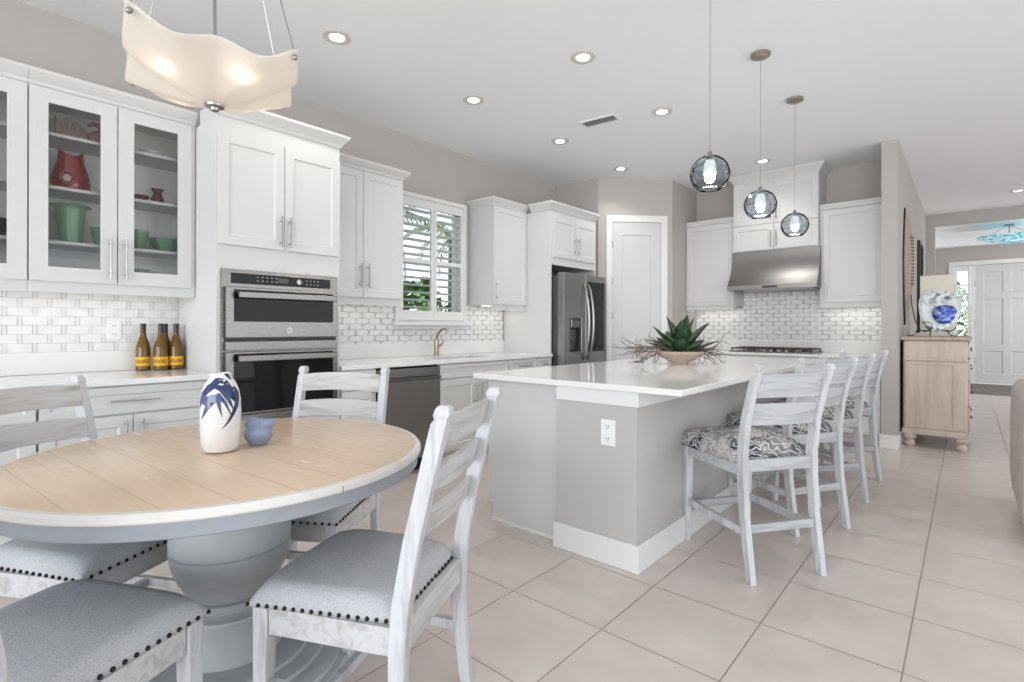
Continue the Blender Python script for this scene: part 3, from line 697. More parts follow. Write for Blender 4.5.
# base cabinets
def basecab(label, y0, w, items, d=0.66, x=BF, rot=LEFT, loc=None, sink=False):
    t = thing('base_cabinet', label, 'cabinet', loc or (x, y0, 0), rot)
    obj('carcass', MB().box(0, w, 0, d, 0.10, 0.70 if sink else 0.888), M['cab'], t)
    if sink:
        for a, b in ((0, 0.018), (w - 0.018, w)): obj('side_panel', MB().box(a, b, 0, d, 0.7005, 0.888), M['cab'], t)
        obj('front_rail', MB().box(0.0185, w - 0.0185, 0, 0.018, 0.7005, 0.888), M['cab'], t)
    obj('toe_kick', MB().box(0, w, 0.07, d, 0.001, 0.0995), M['cab'], t)
    fronts(t, items); return t
basecab('white shaker base cabinet with drawer cut off by the left edge of the picture', -0.385, 0.788,
        [('drawer', 0.004, 0.784, 0.735, 0.880, ('h', 0.394, 0.806, 0.22)), ('door', 0.004, 0.392, 0.115, 0.725, ('v', 0.355, 0.62, 0.16)), ('door', 0.396, 0.784, 0.115, 0.725, ('v', 0.433, 0.62, 0.16))])
basecab('white shaker base cabinet with a wide drawer under the wine bottles', 0.4065, 0.805,
        [('drawer', 0.004, 0.780, 0.735, 0.880, ('h', 0.394, 0.806, 0.22)), ('door', 0.004, 0.386, 0.115, 0.725, ('v', 0.352, 0.62, 0.16)), ('door', 0.390, 0.780, 0.115, 0.725, ('v', 0.430, 0.62, 0.16))])
basecab('narrow white base cabinet between the oven tower and the dishwasher', 2.049, 0.300,
        [('drawer', 0.004, 0.296, 0.735, 0.880, None), ('door', 0.004, 0.296, 0.115, 0.725, ('v', 0.262, 0.66, 0.13))])
basecab('white sink base cabinet with a plain false front and paired bar handles', 2.992, 0.898,
        [('drawer', 0.004, 0.894, 0.757, 0.880), ('door', 0.004, 0.447, 0.115, 0.747, ('v', 0.420, 0.60, 0.19)), ('door', 0.451, 0.894, 0.115, 0.747, ('v', 0.487, 0.60, 0.19))], sink=True)
basecab('white base cabinet with a handled drawer right of the sink', 3.892, 0.447,
        [('drawer', 0.004, 0.443, 0.757, 0.880, ('h', 0.23, 0.815, 0.19)), ('door', 0.004, 0.443, 0.115, 0.747, ('v', 0.41, 0.62, 0.16))])
basecab('slim white base cabinet against the refrigerator panel', 4.341, 0.256,
        [('drawer', 0.004, 0.252, 0.757, 0.880, ('h', 0.128, 0.815, 0.05)), ('door', 0.004, 0.252, 0.115, 0.747)])

t = thing('dishwasher', 'brushed stainless dishwasher behind the back dining chair', 'dishwasher', (BF, 2.352, 0), LEFT)
obj('tub', MB().box(0.006, 0.632, 0.0, 0.60, 0.10, 0.884), M['black'], t)
d = obj('door', MB().box(0.006, 0.632, -0.028, -0.001, 0.125, 0.792), M['steel_dark'], t, bev=0.003)
obj('control_panel', MB().box(0.006, 0.632, -0.022, -0.001, 0.798, 0.868), M['steel_dark'], t, bev=0.002)
obj('handle', MB().box(0.006, 0.632, -0.045, -0.029, 0.768, 0.792), M['steel'], d, bev=0.004)
obj('toe_kick', MB().box(0.006, 0.632, 0.06, 0.55, 0.002, 0.099), M['black'], t)

solo('worktop', MB().box(-0.385, 1.2135, -0.035, 0.667, 0.889, 0.92), M['quartz'], 'white quartz buffet worktop under the wine bottles', 'worktop', (BF, 0, 0), LEFT, bev=0.003)
wt = MB()   # sink worktop with the basin cut out (plate in xz turned flat)
def flat_ring(m, o, h, z0, z1):
    def q(r, z): return [m.v(r[0], r[2], z), m.v(r[1], r[2], z), m.v(r[1], r[3], z), m.v(r[0], r[3], z)]
    Of, Hf, Ob, Hb = q(o, z1), q(h, z1), q(o, z0), q(h, z0)
    for i in range(4):
        j = (i + 1) % 4
        m.f([Of[i], Of[j], Hf[j], Hf[i]]); m.f([Ob[j], Ob[i], Hb[i], Hb[j]]); m.f([Ob[i], Ob[j], Of[j], Of[i]]); m.f([Hf[i], Hf[j], Hb[j], Hb[i]])
flat_ring(wt, (2.047, 4.597, -0.035, 0.667), (3.10, 3.80, 0.08, 0.46), 0.889, 0.92)
solo('worktop', wt, M['quartz'], 'white quartz worktop with the undermount sink below the window', 'worktop', (BF, 0, 0), LEFT, bev=0.003)
sk = MB(); sk.hexa([(3.08, 0.06, 0.70), (3.82, 0.06, 0.70), (3.82, 0.48, 0.70), (3.08, 0.48, 0.70)], [(3.08, 0.06, 0.701), (3.82, 0.06, 0.701), (3.82, 0.48, 0.701), (3.08, 0.48, 0.701)])
t = thing('kitchen_sink', 'undermount stainless sink set in the worktop below the window', 'sink', (BF, 0, 0), LEFT)
sb = MB(); flat_ring(sb, (3.085, 3.815, 0.065, 0.475), (3.10, 3.80, 0.08, 0.46), 0.72, 0.8885); obj('basin', sb, M['steel'], t)
obj('basin_floor', MB().box(3.085, 3.815, 0.065, 0.475, 0.705, 0.7195), M['steel'], t)

t = thing('kitchen_faucet', 'champagne bronze faucet standing behind the sink', 'faucet', (-3.985, 3.43, 0.9205), LEFT)
obj('body', MB().lathe([(0.030, 0), (0.030, 0.012), (0.024, 0.018), (0.023, 0.10), (0.025, 0.14), (0.022, 0.165), (0.016, 0.172)], 20), M['bronze'], t, auto=True)
obj('spout', MB().tube([(0, 0, 0.165), (0.002, -0.01, 0.20), (0.008, -0.03, 0.235), (0.018, -0.06, 0.262), (0.026, -0.095, 0.270), (0.030, -0.12, 0.262)], [0.013, 0.012, 0.011, 0.010, 0.010, 0.011], 12), M['bronze'], t, smooth=True)
obj('lever', MB().tube([(0.02, 0, 0.10), (0.055, -0.005, 0.105), (0.075, -0.01, 0.135), (0.085, -0.012, 0.155)], [0.014, 0.011, 0.008, 0.007], 10), M['bronze'], t, smooth=True)

# refrigerator surround and refrigerator
t = thing('refrigerator_surround', 'white cabinet surround with two short doors above the refrigerator', 'cabinet', (BF, 4.60, 0), LEFT)
obj('carcass', MB().prism([(0, 0), (0.022, 0), (0.022, 1.90), (0.90, 1.90), (0.90, 0), (0.922, 0), (0.922, 2.50), (0, 2.50)], 0, 0.684), M['cab'], t, bev=0.001)
fronts(t, [('door', 0.03, 0.459, 1.985, 2.44, ('v', 0.42, 2.14, 0.20)), ('door', 0.463, 0.892, 1.985, 2.44, ('v', 0.502, 2.14, 0.20))])
obj('bottom_rail', MB().box(0.0225, 0.8995, -0.008, -0.001, 1.90, 1.97), M['cab'], t)
crown(t, 0, 0.922, 0.27, 2.5005, 2.588, 1, 0)

t = thing('refrigerator', 'stainless french-door refrigerator with ice dispenser and dark glass panel', 'refrigerator', (-3.38, 4.634, 0), LEFT)
FW = 0.855
obj('body', MB().box(0.006, FW - 0.006, 0.0, 0.70, 0.03, 1.775), M['darksteel'], t)
dl = obj('door', MB().ring((0.0, FW / 2 - 0.003, 0.74, 1.81), (0.115, 0.345, 0.935, 1.305), -0.085, -0.003), M['steel_dark'], t, bev=0.008)
obj('dispenser', MB().openbox(0.116, 0.344, -0.078, -0.004, 0.936, 1.304, 0.006), M['darksteel'], dl)
obj('dispenser_head', MB().box(0.14, 0.34, -0.088, -0.012, 1.205, 1.297), M['steel'], dl, bev=0.004)
obj('dispenser_paddle', MB().hexa([(0.19, -0.03, 0.945), (0.30, -0.03, 0.945), (0.30, -0.02, 0.945), (0.19, -0.02, 0.945)], [(0.17, -0.05, 1.19), (0.28, -0.05, 1.19), (0.28, -0.04, 1.19), (0.17, -0.04, 1.19)]), M['steel'], dl)
dr = obj('door', MB().box(FW / 2 + 0.003, FW, -0.085, -0.003, 0.74, 1.81), M['steel_dark'], t, bev=0.008)
obj('glass_panel', MB().box(FW / 2 + 0.055, FW - 0.022, -0.088, -0.0855, 0.93, 1.735), M['fglass'], dr)
for dd, x, lean in ((dl, FW / 2 - 0.045, -0.012), (dr, FW / 2 + 0.045, 0.012)):
    pts = []
    for i in range(15):
        a = i / 14; bow = math.sin(a * PI)
        pts.append((x + 0.0, -0.088 - 0.075 * bow ** 0.6 if 0 < i < 14 else -0.084, 0.84 + 0.86 * a))
    obj('handle', MB().tube(pts, 0.014, 10), M['nickel'], dd, smooth=True)
for a, b in ((0.06, 0.395), (0.40, 0.735)):
    d = obj('freezer_drawer', MB().box(0.0, FW, -0.085, -0.003, a, b), M['steel_dark'], t, bev=0.008)
    pull(d, (FW / 2, -0.0845, b - 0.06), 0.60, False, 0.012)
obj('badge', MB().box(FW - 0.07, FW - 0.045, -0.0866, -0.0852, 1.765, 1.785), M['nickel'], dr)

# range wall
RF = 6.78
wallcab('white shaker wall cabinet left of the range hood', (-2.822, RF, 0), 0, 0.612, 0.335, 1.49, 2.535, [('door', 0.004, 0.608, 1.495, 2.53, ('v', 0.565, 1.60, 0.20))], ol=0, ztop=2.60, of=0.022)
wallcab('white shaker wall cabinet right of the range hood', (-1.268, RF, 0), 0, 0.604, 0.335, 1.49, 2.535, [('door', 0.03, 0.592, 1.495, 2.53, ('v', 0.065, 1.62, 0.20))], ztop=2.60, of=0.022)
t = thing('hood_cabinet', 'white four-door cabinet above the range hood reaching the ceiling', 'cabinet', (-2.206, 6.74, 0), 0)
obj('carcass', MB().box(0, 0.934, 0, 0.375, 2.14, 2.985), M['cab'], t)
fronts(t, [('door', 0.004, 0.465, 2.146, 2.452, ('v', 0.437, 2.27, 0.20)), ('door', 0.469, 0.930, 2.146, 2.452, ('v', 0.497, 2.27, 0.20)),
           ('door', 0.004, 0.465, 2.458, 2.95, ('v', 0.437, 2.60, 0.20)), ('door', 0.469, 0.930, 2.458, 2.95, ('v', 0.497, 2.60, 0.20))])
crown(t, 0, 0.934, 0.375, 2.9855, 3.082, 1, 1, 0.065)
led('slim light bar under the cabinet left of the hood', (-2.78, 6.98, 1.489), 0, 0.52, 0.45)
led('slim light bar under the cabinet right of the hood', (-1.22, 6.98, 1.489), 0, 0.52, 0.45)
hp = [(0.36, 1.665), (-0.20, 1.665), (-0.20, 1.715)]
for i in range(9):
    a = i / 8; hp.append((-0.19 + 0.17 * (1 - (1 - a) ** 2.2), 1.715 + 0.375 * a))
hp += [(-0.02, 2.138), (0.36, 2.138)]
hm = MB()
A = [hm.v(0.0, y, z) for y, z in hp]; B = [hm.v(0.962, y, z) for y, z in hp]; n = len(hp)
hm.f(A); hm.f(B[::-1])
for i in range(n): hm.f([A[i], B[i], B[(i + 1) % n], A[(i + 1) % n]])
t = thing('range_hood', 'curved stainless range hood over the cooktop', 'range hood', (-2.220, 6.752, 0), 0)
obj('hood_shell', hm, M['hood_steel'], t, auto=True)
obj('filter', MB().box(0.06, 0.90, -0.13, 0.30, 1.659, 1.6645), M['nickel'], t)
obj('switch_panel', MB().box(0.40, 0.56, -0.2035, -0.2003, 1.678, 1.700), M['black'], t)
for i in range(4):
    w = 2.156 / 4
    t = basecab(['white base cabinet at the pantry end of the range wall', 'white base cabinet under the left half of the cooktop', 'white base cabinet under the right half of the cooktop', 'white base cabinet against the grey hall column'][i], 0, w - 0.003,
        [('drawer', 0.004, w - 0.007, 0.757, 0.880, ('h', w / 2, 0.815, 0.2)), ('door', 0.004, w - 0.007, 0.115, 0.747, ('v', w - 0.05, 0.62, 0.16))], d=0.635, loc=(-2.818 + i * w, 6.475, 0), rot=0)
solo('worktop', MB().box(-2.822, -0.662, 6.44, 7.118, 0.889, 0.92), M['quartz'], 'white quartz worktop along the range wall under the cooktop', 'worktop', bev=0.003)
t = thing('cooktop', 'black gas cooktop with cast iron grates under the range hood', 'cooktop', (-2.19, 6.53, 0.9205), 0)
obj('cooktop_plate', MB().box(0, 0.91, 0, 0.52, 0, 0.014), M['steel'], t, bev=0.004)
for i in range(3):
    g = MB(); x0 = 0.02 + i * 0.292; x1 = x0 + 0.285
    for y in (0.03, 0.26, 0.49): g.box(x0, x1, y - 0.008, y + 0.008, 0.036, 0.052)
    for x in (x0 + 0.008, (x0 + x1) / 2, x1 - 0.008): g.box(x - 0.008, x + 0.008, 0.03, 0.49, 0.0365, 0.0515)
    for x in (x0 + 0.008, x1 - 0.008):
        for y in (0.03, 0.49): g.box(x - 0.008, x + 0.008, y - 0.008, y + 0.008, 0.0145, 0.0365)
    obj('grate', g, mat('cast_iron_grate', (0.05, 0.035, 0.03), 0.5), t)
for i in range(5):
    x = (0.15, 0.455, 0.76, 0.25, 0.66)[i]; y = (0.36, 0.26, 0.36, 0.14, 0.14)[i]
    obj('burner', MB().lathe([(0.045, 0.0145), (0.045, 0.024), (0.03, 0.03)], 20, (x, y, 0)), M['black'], t)
for i in range(5):
    obj('control_knob', MB().lathe([(0.018, 0.0145), (0.018, 0.04), (0.014, 0.042)], 16, (0.30 + 0.08 * i, 0.012 + 0.04, 0)), M['nickel'], t)

# ------------------------------------------------------------------ island
IY1 = 5.45
t = thing('kitchen_island', 'large white and grey kitchen island with four stools along its side', 'island', (0, 0, 0))
obj('cabinet_body', MB().box(-2.265, -1.7025, 2.44, IY1, 0.10, 0.888), M['cab'], t)
obj('toe_kick', MB().box(-2.20, -1.7025, 2.44, IY1, 0.001, 0.0995), M['cab'], t)
obj('end_panel', MB().prism([(-2.287, 0.105), (-2.245, 0.105), (-2.245, 0.001), (-1.7025, 0.001), (-1.7025, 0.8885), (-2.287, 0.8885)], 2.40, 2.439), M['cab'], t, bev=0.001)
obj('shoe_molding', MB().box(-2.245, -1.722, 2.388, 2.3995, 0.001, 0.02), M['trim'], t)
obj('knee_wall', MB().box(-1.7015, -1.222, 2.335, IY1, 0.001, 0.888), M['island'], t)
def wrap(name, z0, z1, e, m):
    pl = [(-1.7015 - (e if name == 'baseboard' else 0), 2.335), (-1.7015 - (e if name == 'baseboard' else 0), 2.335 - e), (-1.222 + e, 2.335 - e), (-1.222 + e, IY1), (-1.2215, IY1), (-1.2215, 2.3345), (-1.7015, 2.3345)]
    if name != 'baseboard': pl = pl[1:]
    obj(name, MB().prism_z(pl, z0, z1), m, t, bev=0.003)
wrap('baseboard', 0.001, BH, 0.017, M['trim'])
wrap('top_trim', 0.812, 0.8885, 0.014, M['trim'])
for i in range(4):
    y0 = 2.46 + i * 0.745
    d = obj('door', MB().shaker(-(y0 + 0.74), -y0, 0.115, 0.875), M['cab'], t, loc=(-2.2655, 0, 0), rot=-LEFT)
    pull(d, (-(y0 + (0.70 if i % 2 == 0 else 0.04)), -0.02, 0.72), 0.20)
oc = obj('outlet_cover', MB().box(-1.422, -1.338, 2.327, 2.3345, 0.602, 0.735), M['plate'], t, bev=0.003)
for z in (0.635, 0.70):
    obj('outlet_socket', MB().lathe([(0.0165, 0), (0.0165, 0.002)], 18, caps=True), M['plate'], oc, loc=(-1.38, 2.3268, z)).rotation_euler = (PI / 2, 0, 0)
    sl = MB(); sl.box(-1.388, -1.3855, 2.3238, 2.3247, z - 0.003, z + 0.009); sl.box(-1.3755, -1.373, 2.3238, 2.3247, z - 0.003, z + 0.009); sl.box(-1.383, -1.378, 2.3238, 2.3247, z - 0.012, z - 0.007)
    obj('outlet_slots', sl, M['slot'], oc)
solo('island_worktop', MB().box(-2.315, -0.977, 2.288, IY1 + 0.04, 0.8892, 0.92), M['quartz'], 'wide polished white quartz worktop covering the island', 'worktop', bev=0.004)

# ------------------------------------------------------------------ chairs and stools (local: faces +y)
def cushion(mb, wf, wr, y0, y1, z0, th, dome):
    n = 14
    def fn(u, v):
        y = y0 + (y1 - y0) * v; w = wr + (wf - wr) * v; a = (u - 0.5) * 2; b = (v - 0.5) * 2
        # inset near borders, domed top
        ex = (1 - abs(a) ** 6) * (1 - abs(b) ** 6)
        sgx = a * w / 2; yy = y
        return (sgx, yy, z0 + th * min(1.0, ex * 2.2) ** 0.5 + dome * (1 - a * a) * (1 - b * b))
    G = [[None] * (n + 1) for _ in range(n + 1)]
    def sp(t):  # denser at borders
        return 0.5 - 0.5 * math.cos(PI * t)
    for i in range(n + 1):
        for j in range(n + 1):
            x, y, z = fn(sp(i / n), sp(j / n)); r = 0.0
            G[i][j] = mb.v(x, y, z)
    for i in range(n):
        for j in range(n): mb.f([G[i][j], G[i + 1][j], G[i + 1][j + 1], G[i][j + 1]])
    edge = [G[i][0] for i in range(n + 1)] + [G[n][j] for j in range(1, n + 1)] + [G[i][n] for i in range(n - 1, -1, -1)] + [G[0][j] for j in range(n - 1, 0, -1)]
    low = [mb.v(v.co.x, v.co.y, z0 - 0.012) for v in edge]
    N = len(edge)
    for i in range(N): mb.f([edge[(i + 1) % N], edge[i], low[i], low[(i + 1) % N]])
    mb.f(low)
    return mb
def slat(mb, w, yc, z0, z1, bow, th, arch=0.008, rake=0.0):
    pts = []
    for i in range(13):
        a = -1 + 2 * i / 12; x = a * w / 2; y = yc - bow * (1 - a * a); e = arch * (1 - a * a)
        pts.append(((x, y + 0.0, z0 + e * 0.6), (x, y - rake, z1 + e)))
    return mb.strip(pts, th)
def rear_post(x, pts, t=0.034, ztop=1.0, w0=0.044):
    secs = [(x, y, z, w, d) for (y, z, w, d) in pts]
    return MB().post(secs)

def dining_chair(loc, rot, label):
    t = thing('dining_chair', label, 'chair', (loc[0], loc[1], 0), rot, 'dining chairs around the round table')
    wf, wr, dp, zs, zt, rk = 0.479, 0.436, 0.438, 0.428, 0.996, 0.139
    yb, yf = -dp / 2, dp / 2
    c = obj('seat_cushion', cushion(MB(), wf, wr - 0.01, yb + 0.005, yf + 0.006, zs, 0.048, 0.012), M['grey_fabric'], t, smooth=True)
    nb = MB()
    def nail(x, y, nx, ny):
        nb.ball((x, y, zs - 0.004), 0.0062, 8, 6)
    k = 17
    for i in range(k):
        a = i / (k - 1)
        nail(-wf / 2 + wf * a, yf + 0.007, 0, 1); nail(-(wr - .01) / 2 + (wr - .01) * a, yb + 0.004, 0, -1)
    for i in range(1, k - 1):
        a = i / (k - 1)
        for s in (-1, 1): nail(s * (wr - .01 + (wf - wr + .01) * a) / 2 + s * 0.001, yb + dp * a, s, 0)
    obj('nailhead_trim', nb, M['nail'], c, smooth=True)
    ht = 0.075
    for s in (-1, 1):
        xf = s * (wf / 2 - 0.03); xr = s * (wr / 2)
        obj('leg', MB().post([(xf + s * 0.006, yf - 0.022, 0.0, 0.036, 0.036), (xf, yf - 0.026, 0.34, 0.046, 0.046), (xf, yf - 0.026, zs - 0.0135, 0.048, 0.048)]), M['white_wood'], t, bev=0.003)
        P = [(yb - 0.040, 0.0, 0.034, 0.036), (yb - 0.026, 0.12, 0.034, 0.040), (yb - 0.010, 0.28, 0.035, 0.046), (yb - 0.012, 0.38, 0.035, 0.050), (yb - 0.022, 0.48, 0.035, 0.050), (yb - 0.05, 0.64, 0.034, 0.047),
             (yb - 0.096, 0.83, 0.034, 0.045), (yb - rk + 0.012, 0.955, 0.034, 0.043), (yb - rk + 0.007, 0.966, 0.028, 0.035), (yb - rk + 0.004, 0.976, 0.035, 0.046), (yb - rk + 0.001, 0.993, 0.033, 0.041), (yb - rk, 1.002, 0.024, 0.028)]
        obj('rear_post', rear_post(xr, P), M['white_wood'], t, bev=0.003)
        obj('side_rail', MB().bar((s * (wf / 2 - 0.026), yf - 0.052, zs - 0.0135 - ht / 2), (s * (wr / 2 - 0.002), yb + 0.012, zs - 0.0135 - ht / 2), 0.026, ht), M['white_wood_h'], t, bev=0.002)
        obj('stretcher', MB().bar((s * (wf / 2 - 0.024), yf - 0.048, 0.19), (s * (wr / 2 - 0.003), yb - 0.005, 0.19), 0.022, 0.030), M['white_wood'], t)
    obj('front_rail', MB().box(-wf / 2 + 0.056, wf / 2 - 0.056, yf - 0.042, yf - 0.016, zs - 0.0135 - ht, zs - 0.0135), M['white_wood_h'], t, bev=0.002)
    obj('rear_rail', MB().box(-wr / 2 + 0.019, wr / 2 - 0.019, yb - 0.025, yb - 0.002, zs - 0.0135 - ht, zs - 0.008), M['white_wood_h'], t, bev=0.002)
    obj('stretcher', MB().box(-(wf + wr) / 4 + 0.028, (wf + wr) / 4 - 0.028, -0.011, 0.011, 0.176, 0.204), M['white_wood'], t)
    for z0, z1, y in ((0.880, 0.964, yb - 0.104), (0.755, 0.832, yb - 0.072), (0.632, 0.702, yb - 0.043)):
        obj('back_slat', slat(MB(), wr - 0.034, y, z0, z1, 0.028, 0.020, 0.010, 0.020), M['white_wood_h'], t, bev=0.003)
    return t
CH = [(-1.425, 0.935, 2.024, 'whitewashed dining chair in front of the table with its ladder back to the island'),
      (-1.675, 0.224, 0.463, 'whitewashed dining chair nearest the camera, only its grey seat corner in view'),
      (-2.353, 0.437, -1.050, 'whitewashed dining chair at the left, its back before the buffet drawers'),
      (-2.199, 1.154, -2.549, 'whitewashed dining chair beyond the table in front of the oven and dishwasher')]
ch0 = dining_chair(CH[0][:2], CH[0][2], CH[0][3])
for x, y, r, l in CH[1:]:
    c = copy_tree(ch0); c.location = (x, y, 0); c.rotation_euler = (0, 0, r); c['label'] = l

def bar_stool(loc, rot, label):
    t = thing('bar_stool', label, 'bar stool', (loc[0], loc[1], 0), rot, 'counter stools along the island')
    wf, wr, dp, zs, zt, rk = 0.44, 0.40, 0.49, 0.556, 1.032, 0.112
    yb, yf = -dp / 2, dp / 2
    obj('seat_cushion', cushion(MB(), wf + 0.03, wr + 0.03, yb + 0.028, yf + 0.012, zs, 0.070, 0.040), M['damask'], t, smooth=True)
    ht = 0.055
    for s in (-1, 1):
        xf = s * (wf / 2 - 0.025); xr = s * (wr / 2)
        obj('leg', MB().post([(xf + s * 0.0, yf - 0.020, 0.0, 0.030, 0.030), (xf, yf - 0.026, 0.45, 0.042, 0.042), (xf, yf - 0.026, zs - 0.013, 0.043, 0.043)]), M['stool_wood'], t, bev=0.003)
        P = [(yb - 0.066, 0.0, 0.030, 0.036), (yb - 0.050, 0.10, 0.031, 0.039), (yb - 0.018, 0.30, 0.032, 0.044), (yb - 0.004, 0.50, 0.032, 0.048), (yb - 0.004, 0.60, 0.032, 0.048), (yb - 0.025, 0.75, 0.031, 0.045),
             (yb - 0.066, 0.90, 0.030, 0.042), (yb - rk + 0.012, 0.985, 0.030, 0.040), (yb - rk + 0.007, 0.996, 0.025, 0.033), (yb - rk + 0.004, 1.006, 0.031, 0.042), (yb - rk + 0.001, 1.024, 0.029, 0.038), (yb - rk, 1.032, 0.022, 0.028)]
        obj('rear_post', rear_post(xr, P), M['stool_wood'], t, bev=0.003)
        obj('side_rail', MB().bar((s * (wf / 2 - 0.022), yf - 0.052, zs - 0.013 - ht / 2), (s * (wr / 2 - 0.002), yb + 0.024, zs - 0.013 - ht / 2), 0.026, ht), M['stool_rail'], t, bev=0.002)
        obj('stretcher', MB().bar((s * (wf / 2 - 0.026), yf - 0.046, 0.225), (s * (wr / 2 - 0.003), yb - 0.010, 0.225), 0.024, 0.036), M['stool_wood'], t, bev=0.002)
    obj('front_rail', MB().box(-wf / 2 + 0.05, wf / 2 - 0.05, yf - 0.042, yf - 0.016, zs - 0.013 - ht, zs - 0.013), M['stool_rail'], t, bev=0.002)
    obj('rear_rail', MB().box(-wr / 2 + 0.02, wr / 2 - 0.02, yb - 0.020, yb + 0.010, zs - 0.045, zs + 0.010), M['stool_rail'], t, bev=0.002)
    obj('stretcher', MB().box(-wr / 2 + 0.02, wr / 2 - 0.02, yb - 0.040, yb - 0.014, 0.225, 0.265), M['stool_rail'], t, bev=0.002)
    obj('foot_rest', MB().box(-wf / 2 + 0.046, wf / 2 - 0.046, yf - 0.038, yf - 0.012, 0.185, 0.225), M['stool_rail'], t, bev=0.002)
    for z0, z1, y in ((0.872, 0.986, yb - 0.070), (0.735, 0.842, yb - 0.030)):
        obj('back_slat', slat(MB(), wr - 0.030, y, z0, z1, 0.018, 0.020, 0.003, 0.026), M['stool_rail'], t, bev=0.003)
    return t
ST = [(-0.905, 2.931, 55.2, 'patterned white bar stool nearest the camera at the island corner'),
      (-0.918, 3.690, 60.0, 'patterned white bar stool directly behind the nearest stool'),
      (-0.900, 4.355, 55.2, 'patterned white bar stool, third one back along the island'),
      (-0.895, 5.040, 55.2, 'patterned white bar stool farthest back, nearest the range wall')]
st0 = bar_stool(ST[0][:2], math.radians(ST[0][2]), ST[0][3])
for x, y, r, l in ST[1:]:
    c = copy_tree(st0); c.location = (x, y, 0); c.rotation_euler = (0, 0, math.radians(r)); c['label'] = l

# ------------------------------------------------------------------ dining table
TC = (-1.9595, 0.7446)
t = thing('dining_table', 'round pedestal dining table with washed plank top and grey base', 'table', (TC[0], TC[1], 0), math.radians(4.5))
R = 0.656
obj('tabletop', MB().lathe([(0.005, 0.7585), (R - 0.022, 0.7585), (R - 0.020, 0.769), (R - 0.024, 0.7705), (0.005, 0.7705)], 96), M['planks'], t, auto=True)
rm = MB(); pr = [(R - 0.021, 0.742), (R - 0.004, 0.742), (R, 0.747), (R, 0.760), (R - 0.006, 0.768), (R - 0.0195, 0.7695)]
rm.lathe(pr + [pr[0]], 128, caps=False)
obj('table_rim', rm, M['rim'], t, auto=True)
obj('leaf_joint', MB().bar((R - 0.010, -0.010, 0.7525), (R + 0.0005, -0.0102, 0.7525), 0.0016, 0.017), M['ink'], t)
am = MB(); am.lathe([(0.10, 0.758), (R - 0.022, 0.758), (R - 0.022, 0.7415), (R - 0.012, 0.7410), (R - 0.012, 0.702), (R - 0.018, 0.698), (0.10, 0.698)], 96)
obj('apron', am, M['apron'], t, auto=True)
obj('pedestal', MB().lathe([(0.30, 0.6975), (0.30, 0.665), (0.19, 0.655), (0.165, 0.62), (0.175, 0.575), (0.186, 0.52), (0.192, 0.475), (0.191, 0.452), (0.185, 0.449), (0.185, 0.445), (0.192, 0.441), (0.188, 0.41), (0.174, 0.36), (0.152, 0.318), (0.132, 0.292),
    (0.124, 0.282), (0.136, 0.278), (0.138, 0.268), (0.126, 0.262), (0.120, 0.245), (0.128, 0.238), (0.148, 0.230), (0.151, 0.220), (0.134, 0.214), (0.132, 0.205), (0.150, 0.170), (0.166, 0.125), (0.170, 0.0905), (0.05, 0.0905)], 64), M['pedestal'], t, auto=True)
obj('pedestal_foot', MB().lathe([(0.40, 0.0), (0.405, 0.014), (0.395, 0.03), (0.375, 0.034), (0.372, 0.045), (0.345, 0.056), (0.315, 0.058), (0.310, 0.068), (0.285, 0.075), (0.262, 0.076), (0.255, 0.084), (0.235, 0.090), (0.02, 0.0903)], 72), M['pedestal'], t, auto=True)

# vase with painted leaves
VP = [(0.040, 0.0), (0.052, 0.006), (0.060, 0.03), (0.0635, 0.08), (0.064, 0.14), (0.0625, 0.18), (0.057, 0.212), (0.048, 0.236), (0.039, 0.250), (0.034, 0.256), (0.0335, 0.268), (0.035, 0.271), (0.029, 0.271), (0.027, 0.255)]
def vr(z):
    for (r0, z0), (r1, z1) in zip(VP[:11], VP[1:12]):
        if z0 <= z <= z1: return r0 + (r1 - r0) * (z - z0) / (z1 - z0)
    return VP[11][0]
t = thing('ceramic_vase', 'white ceramic vase with navy painted leaves on the round table', 'vase', (-1.953, 0.704, 0.7712))
obj('vase_body', MB().lathe(VP, 48, caps=True), M['vase'], t, auto=True)
view = math.atan2(-0.704, 1.953)
def stroke(pts, m, name='painted_leaf', off=0.0006):
    """pts: (angle deg, z, halfwidth m) along the stroke; drawn on the vase surface"""
    mb = MB(); N = 14; L = []
    for i in range(N + 1):
        s = i / N * (len(pts) - 1); k = min(int(s), len(pts) - 2); f_ = s - k
        L.append([pts[k][j] + (pts[k + 1][j] - pts[k][j]) * f_ for j in range(3)])
    rows = []
    for i, (a, z, w) in enumerate(L):
        a2, z2, _ = L[min(i + 1, N)]; a1, z1, _ = L[max(i - 1, 0)]
        r = vr(z); dx = math.radians(a2 - a1) * r; dz = z2 - z1; l = math.hypot(dx, dz) or 1; nx, nz = -dz / l, dx / l
        row = []
        for q in (-1, -0.33, 0.33, 1):
            aa = math.radians(a) + nx * w * q / max(r, 0.02); zz = z + nz * w * q; rr = vr(zz) + off
            row.append((rr * math.cos(view + aa), rr * math.sin(view + aa), zz))
        rows.append(row)
    V = [[mb.v(*p) for p in row] for row in rows]
    for i in range(N):
        for j in range(3): mb.f([V[i][j], V[i + 1][j], V[i + 1][j + 1], V[i][j + 1]])
    return obj(name, mb, m, t, smooth=True)
